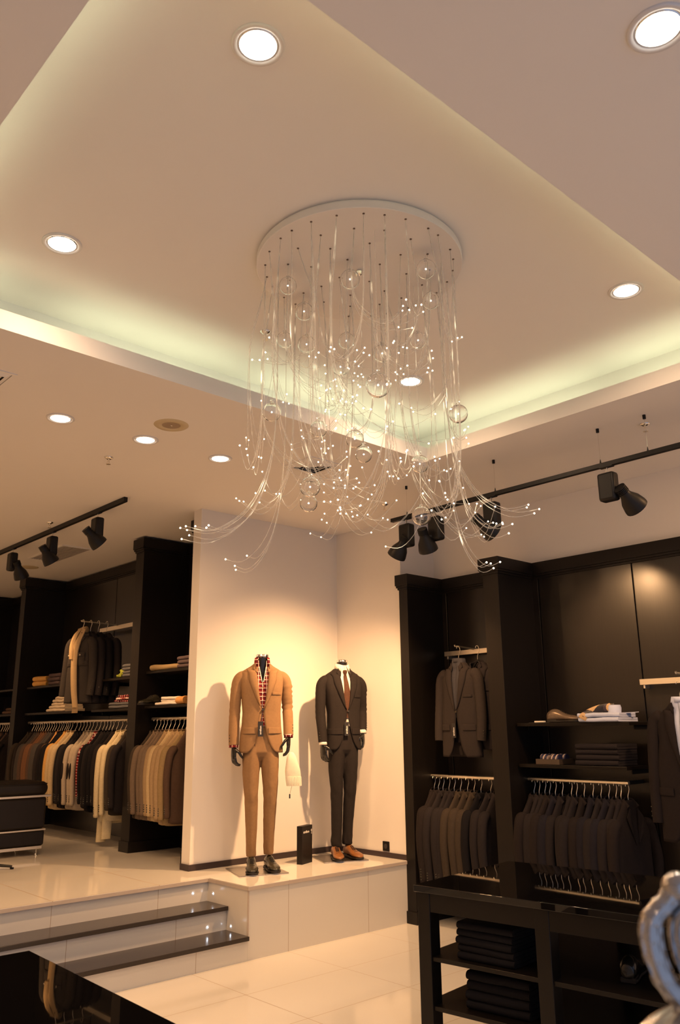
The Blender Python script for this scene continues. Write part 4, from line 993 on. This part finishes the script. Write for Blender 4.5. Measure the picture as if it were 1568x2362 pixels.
# yellow-green scarf heap
m = MB()
for k in range(4): m.tube(crom([(-.10+.02*k, -.09, .02+.012*k), (-.02, -.04+.02*k, .05+.010*k), (.03, .03, .035+.01*k), (-.04+.02*k, .09, .02)], 12), [(.016, .024)]*12, 8)
o = m.build('scarf_heap', CLOTH['yellow'], None, smooth=70); o.location = (4.42, 8.36, 2.222); tag(o, 'olive yellow scarf heaped beside the grey sweaters on the upper shelf', 'scarf')
# far left bay
stack(2, 'folded_sweater', 4.44, 11.35, 1.895, .0, .34, .26, .040, CLOTH['brown'], 'brown folded sweater', 'on the lower shelf at the far left', 'sweater', SW, 8, .010, .01, .15)
t = empty('belt_roll', (4.40, 11.32, 2.22), 0, 'small coiled brown belt on the upper shelf at the far left', 'belt')
MB().lathe([(.04, 0), (.045, .002), (.045, .048), (.04, .05), (.012, .05), (.012, 0), (.04, 0)], 28).build('strap', CLOTH['rust'], t)
MB().box(-.012, -.062, .005, .03, -.046, .045).build('buckle', CHROME, t, bevel=.003)
# near bay (next to display wall)
stack(1, 'folded_jumper', 4.46, 7.38, 2.25, .25, .40, .30, .055, CLOTH['khaki'], 'khaki folded jumper', 'on the upper shelf left of the mauve ones', 'sweater', SW, 11, .008)
stack(3, 'folded_sweater', 4.46, 6.98, 2.25, .0, .24, .28, .038, CLOTH['mauve'], 'mauve folded sweater', 'on the upper shelf against the display wall', 'sweater', SW, 12)
stack(3, 'folded_shirt', 4.45, 7.26, 1.905, .2, .34, .28, .026, WHITESH, 'cream folded shirt', 'on the lower shelf next to the display wall', 'shirt', SW, 13, .010, .02, .12)
stack(1, 'folded_belt_bag', 4.40, 7.00, 1.905, .0, .14, .20, .075, CLOTH['orange'], 'orange-tan leather pouch', 'beside the cream shirts', 'pouch', SW, 14, .006)
o = shoe(None, 0, 0, 0, 0, DKSHOE, .29, 'leather_shoe'); o.location = (4.40, 7.56, 1.905); o.rotation_euler = (0, 0, radians(-70)); tag(o, 'dark leather shoe on the lower shelf left of the cream shirts', 'shoe')
# right shelves
SHOEM = mat('bronze_leather', (.22, .16, .11), .22, .35, .5, .3, 30)
for i, (x, y, a, lb) in enumerate(((5.98, 3.93, .25, 'polished bronze leather shoe on the upper right shelf, the rear one'), (5.93, 3.885, .02, 'polished bronze leather shoe on the upper right shelf, the front one'))):
    o = shoe(None, 0, 0, 0, 0, SHOEM, .30, 'dress_shoe'); o.location = (x, y+.06, 1.689); o.rotation_euler = (0, 0, a); tag(o, lb, 'shoe', 'pair of bronze dress shoes')
t = empty('price_card', (5.88, 4.0, 1.689), 0, 'small cream price card on the upper right shelf in front of the shoes', 'price card')
MB().box(-.02, -.10, 0, .02, .10, .004).build('card_base', TAGM, t); MB().box(-.018, -.045, .004, .010, .045, .016).build('card_face', CREAM, t)
# shirts, folded with collar and tie
for i, (zz, yy) in enumerate(((0, 3.44), (.034, 3.45))):
    o = folded(.34, .30, .033, 40+i, .008).build('folded_shirt', BLUESH, None, smooth=60); o.location = (5.97, yy, 1.69+zz)
    o.rotation_euler = (0, 0, .08*i); tag(o, 'pale blue folded shirt on the upper right shelf, %s one of two' % ('lower', 'upper')[i], 'shirt', 'pale blue folded shirts')
    if i: MB().lathe([(.050, 0), (.054, .04), (.048, .062), (.045, .06), (.046, 0)], 28, (0, -.07, .030)).build('shirt_collar', BLUESH, o, smooth=50)
    if i:
        MB().add([(-.03, -.15, .028), (.09, -.13, .030), (.02, -.255, .034)], [(0, 1, 2)]).build('cuff_point', BLUESH, o, smooth=0, solid=.004)
m = MB().tube(crom([(-.03, -.06, .095), (-.06, .01, .085), (-.10, .07, .060), (-.155, .10, .030), (-.165, .115, .008)], 16), [(.030, .007)]*16, 10, True, (0, 0, 1)); m.tube(crom([(.0, -.08, .10), (-.03, .03, .075), (-.06, .10, .05), (-.09, .15, .012)], 14), [(.026, .008)]*14, 10, True, (0, 0, 1))
o = m.build('striped_tie', TIESTR, None, smooth=60); o.location = (5.97, 3.45, 1.705); tag(o, 'dark tie with gold stripes laid over the pale blue shirts', 'tie')
NV = 'folded trousers on the lower right shelf'
stack(4, 'folded_trousers', 6.0, 3.50, 1.365, 0, .36, .30, .040, CLOTH['charcoal'], 'charcoal folded trousers', 'on the lower right shelf', 'trousers', NV, 21, .003)
t = empty('tie_box', (5.97, 3.945, 1.365), 0, 'open brown box holding rolled ties on the lower right shelf', 'box')
m = MB(); m.box(-.11, -.11, 0, .11, .11, .006); m.box(-.11, -.11, .006, -.102, .11, .040); m.box(.102, -.11, .006, .11, .11, .040); m.box(-.102, -.11, .006, .102, -.102, .040); m.box(-.102, .102, .006, .102, .11, .040)
m.build('tray', mat('box_brown', (.07, .05, .035), .4), t, smooth=0)
for i, (bx, by, c) in enumerate(((-.05, -.05, 'navy'), (-.05, .05, 'grey'), (.05, -.05, 'navy'), (.05, .05, 'navy'))):
    r = MB(); r.tube([(bx, by-.034, .042), (bx, by+.034, .042)], [(.036, .036)]*2, 18, True, (0, 0, 1)); 
    o = r.build('rolled_tie', stripe_mat('rolled_tie_%d' % i, [srgb(40, 44, 78), srgb(190, 170, 160), srgb(30, 30, 50)], 1, 26, .2), None, smooth=50)
    o.location = (5.97, 3.945, 1.365); tag(o, 'rolled navy tie in the open box, %s' % ('front right', 'front left', 'rear right', 'rear left')[i], 'tie', 'rolled ties in the box')

# ------------------------------------------------------------------ display tables
def table(cx, cy, rz, W, L, legs_y, label, frame, top, ap=(.69, .785)):
    t = empty('display_table', (cx, cy, 0), rz, label, 'table')
    MB().box(-W/2-.012, -L/2-.012, .785, W/2+.012, L/2+.012, .82).build('table_top', top, t, bevel=.003)
    for ly in legs_y:
        for sx in (-1, 1):
            xx = sx*(W/2-.045); MB().box(xx-.045, ly-.04, 0, xx+.045, ly+.04, .785).build('leg', frame, t, bevel=.003)
    MB().box(-W/2+.004, -L/2, ap[0], -W/2+.022, L/2, ap[1]).build('apron', frame, t); MB().box(W/2-.022, -L/2, ap[0], W/2-.004, L/2, ap[1]).build('apron', frame, t)
    for z in (.47, .235):
        MB().box(-W/2+.012, -L/2+.01, z-.022, W/2-.012, L/2-.01, z).build('shelf', frame, t, bevel=.002)
    return t
c0 = Vector((3.60, 3.33, 0)); Ld = Vector((.12, -.993, 0)); Wd = Vector((.993, .12, 0))
c = c0+Wd*.515+Ld*.75
table(c.x, c.y, atan2(.12, .993), 1.03, 1.50, (.705, 0, -.705), 'dark glossy display table in front of the right rails with open shelves', LACQ2, LACQ)
def at_t(along, depth): p = c0+Wd*depth+Ld*along; return p.x, p.y
tz = atan2(.12, .993)
x, y = at_t(.38, .22); stack(5, 'folded_jeans', x, y, .47, tz, .34, .32, .036, CLOTH['black'], 'black folded jeans', 'on the upper shelf of the right table', 'jeans', 'jeans on the table shelves', 31, .003)
x, y = at_t(.42, .24); stack(4, 'folded_jeans', x, y, .235, tz, .36, .32, .045, CLOTH['black'], 'black folded jeans', 'on the bottom shelf of the right table', 'jeans', 'jeans on the table shelves', 33, .004)
for i, (al, dp, a) in enumerate(((1.08, .20, 1.9), (1.30, .22, 1.2))):
    x, y = at_t(al, dp); o = shoe(None, 0, 0, 0, 0, mat('black_shoe_%d' % i, (.012, .011, .009), .16), .30, 'black_shoe'); o.location = (x, y, .471); o.rotation_euler = (0, 0, a)
    tag(o, 'shiny black shoe on the upper shelf of the right table, the %s one' % ('left', 'right')[i], 'shoe', 'black shoes on the table shelf')
table(1.46-.45, 3.46-.80, radians(-1.3), .90, 1.60, (.74, -.74), 'black gloss display table in the lower left corner', LACQ, LACQ)

# ------------------------------------------------------------------ leather ottoman bench
t = empty('leather_ottoman', (2.95, 8.45, PZ), 0, 'black leather seat block with chrome trim on slim chrome legs at the left edge', 'seat')
w2, d2 = .63, .27
MB().box(-w2, -d2, .09, w2, d2, .235).build('lower_panel', LEATHER, t, bevel=.02)
MB().box(-w2, -d2, .243, w2, d2, .535).build('middle_panel', LEATHER, t, bevel=.025)
MB().box(-w2-.004, -d2-.004, .228, w2+.004, d2+.004, .243).build('thin_chrome_band', BRASS, t, bevel=.002)
MB().box(-w2-.02, -d2-.02, .535, w2+.03, d2+.02, .555).build('chrome_band', BRASS, t, bevel=.002)
rings = []
for z, e in crom([(.555, -.006), (.58, .010), (.62, .016), (.655, .006), (.675, -.02), (.682, -.10)], 14):
    r = []
    for k in range(64):
        a = 2*pi*k/64; c_, s_2 = cos(a), sin(a); q = .18
        r.append(((w2+e)*math.copysign(abs(c_)**q, c_), (d2+e)*math.copysign(abs(s_2)**q, s_2)+.006*noise.noise(Vector((a*6, z*20, 1))), z+.006*noise.noise(Vector((a*4, z*6, 4)))))
    rings.append(r)
cu = MB().loft(rings).build('cushion', LEATHER, t, smooth=60)
MB().tube([((w2+.010)*math.copysign(abs(cos(a))**.18, cos(a)), (d2+.010)*math.copysign(abs(sin(a))**.18, sin(a)), .656) for a in [2*pi*k/60 for k in range(61)]], .005, 6).build('piping', LEATHER, cu)
MB().box(-w2+.01, -d2+.0, .062, w2-.02, d2, .09).build('base_rail', BRASS, t, bevel=.002)
for sx in (-1, 1):
    for sy in (-1, 1):
        l = MB().tube([(sx*(w2-.06), sy*(d2-.03), .018), (sx*(w2-.06), sy*(d2-.03), .062)], .007, 10).build('leg', CHROME, t)
        MB().tube([(sx*(w2-.06), sy*(d2-.03), 0), (sx*(w2-.06), sy*(d2-.03), .018)], [.018, .012], 14).build('foot', CHROME, l)
# star base of a swivel stool
t = empty('swivel_stool', (2.66, 7.74, PZ), 0, 'black star-shaped stool base on the platform floor at the left edge', 'stool')
for k in range(5):
    a = 2*pi*k/5-.45
    MB().tube([(.03*cos(a), .03*sin(a), .055), (.22*cos(a), .22*sin(a), .048), (.42*cos(a), .42*sin(a), .022)], [(.016, .020), (.014, .017), (.010, .012)], 8).build('star_leg', BLACKM, t)
    MB().cyl((.42*cos(a), .42*sin(a)), .016, 0, .014, 14).build('foot_glide', BLACKM, t)
MB().cyl((0, 0), .03, .03, .42, 20).build('column', CHROME, t)
MB().lathe([(.001, .41), (.17, .41), (.185, .425), (.185, .455), (.16, .475), (.001, .48)], 36).build('seat', LEATHER, t, smooth=50)

# ------------------------------------------------------------------ silver ornament close to the camera, on its own pedestal
SIL = mat('ribbed_silver', (.42, .42, .43), .12, 1.0)
px, py = .672, .329
t = empty('pedestal', (px+.02, py-.01, 0), 0, 'slim black pedestal under the silver ornament in the lower right corner', 'pedestal')
MB().box(-.10, -.10, 0, .10, .10, 1.31).build('column_block', LACQ, t, bevel=.003)
MB().box(-.115, -.115, 1.31, .115, .115, 1.33).build('pedestal_top', LACQ, t, bevel=.002)
t = empty('silver_ornament', (px, py, 1.33), 0, 'ribbed silver ornament with a curved swan-like neck, blurred in the lower right corner', 'ornament')
rings = []
for r, z in crom([(.030, .001), (.056, .018), (.068, .052), (.062, .076), (.047, .095), (.029, .108), (.014, .116), (.008, .119)], 26):
    rings.append([(r*(1+.05*cos(2*pi*k/7))*cos(2*pi*k/112), r*(1+.05*cos(2*pi*k/7))*sin(2*pi*k/112), z) for k in range(112)])
MB().loft(rings).build('fluted_bowl', SIL, t, smooth=60)
for dx, nm in ((0, 'front_neck'), (.023, 'rear_neck')):
    pts = crom([tuple(r_*(a+dx*(1 if 0 < i < 6 else .4))+Vector((0, 0, z-1.338))) for i, (a, z) in enumerate([(-.012, 1.445), (-.016, 1.455), (-.028, 1.471), (-.0345, 1.493), (-.033, 1.512), (-.020, 1.525), (-.013, 1.533)])], 40)
    rings = []; n_ = 48
    MB().tube(pts, [.0082+.0006*sin(i*1.5) for i in range(40)], 20).build(nm, SIL, t, smooth=60)
    m = MB()
    for k in range(7):
        a = 2*pi*k/7; m.tube([(p[0]+.0082*cos(a)*r_.x, p[1]+.0082*cos(a)*r_.y, p[2]+.0082*sin(a)*.2) if False else (p[0]+.0078*cos(a), p[1]+.0078*sin(a), p[2]) for p in pts], .0016, 6)
    m.build('neck_ribs', SIL, t.children[-1] if False else [c for c in t.children if c.name.startswith(nm)][0], smooth=60)
MB().sphere(tuple(r_*-.010+Vector((0, 0, .197))), .0125, 18, 12).build('head', SIL, t, smooth=80)
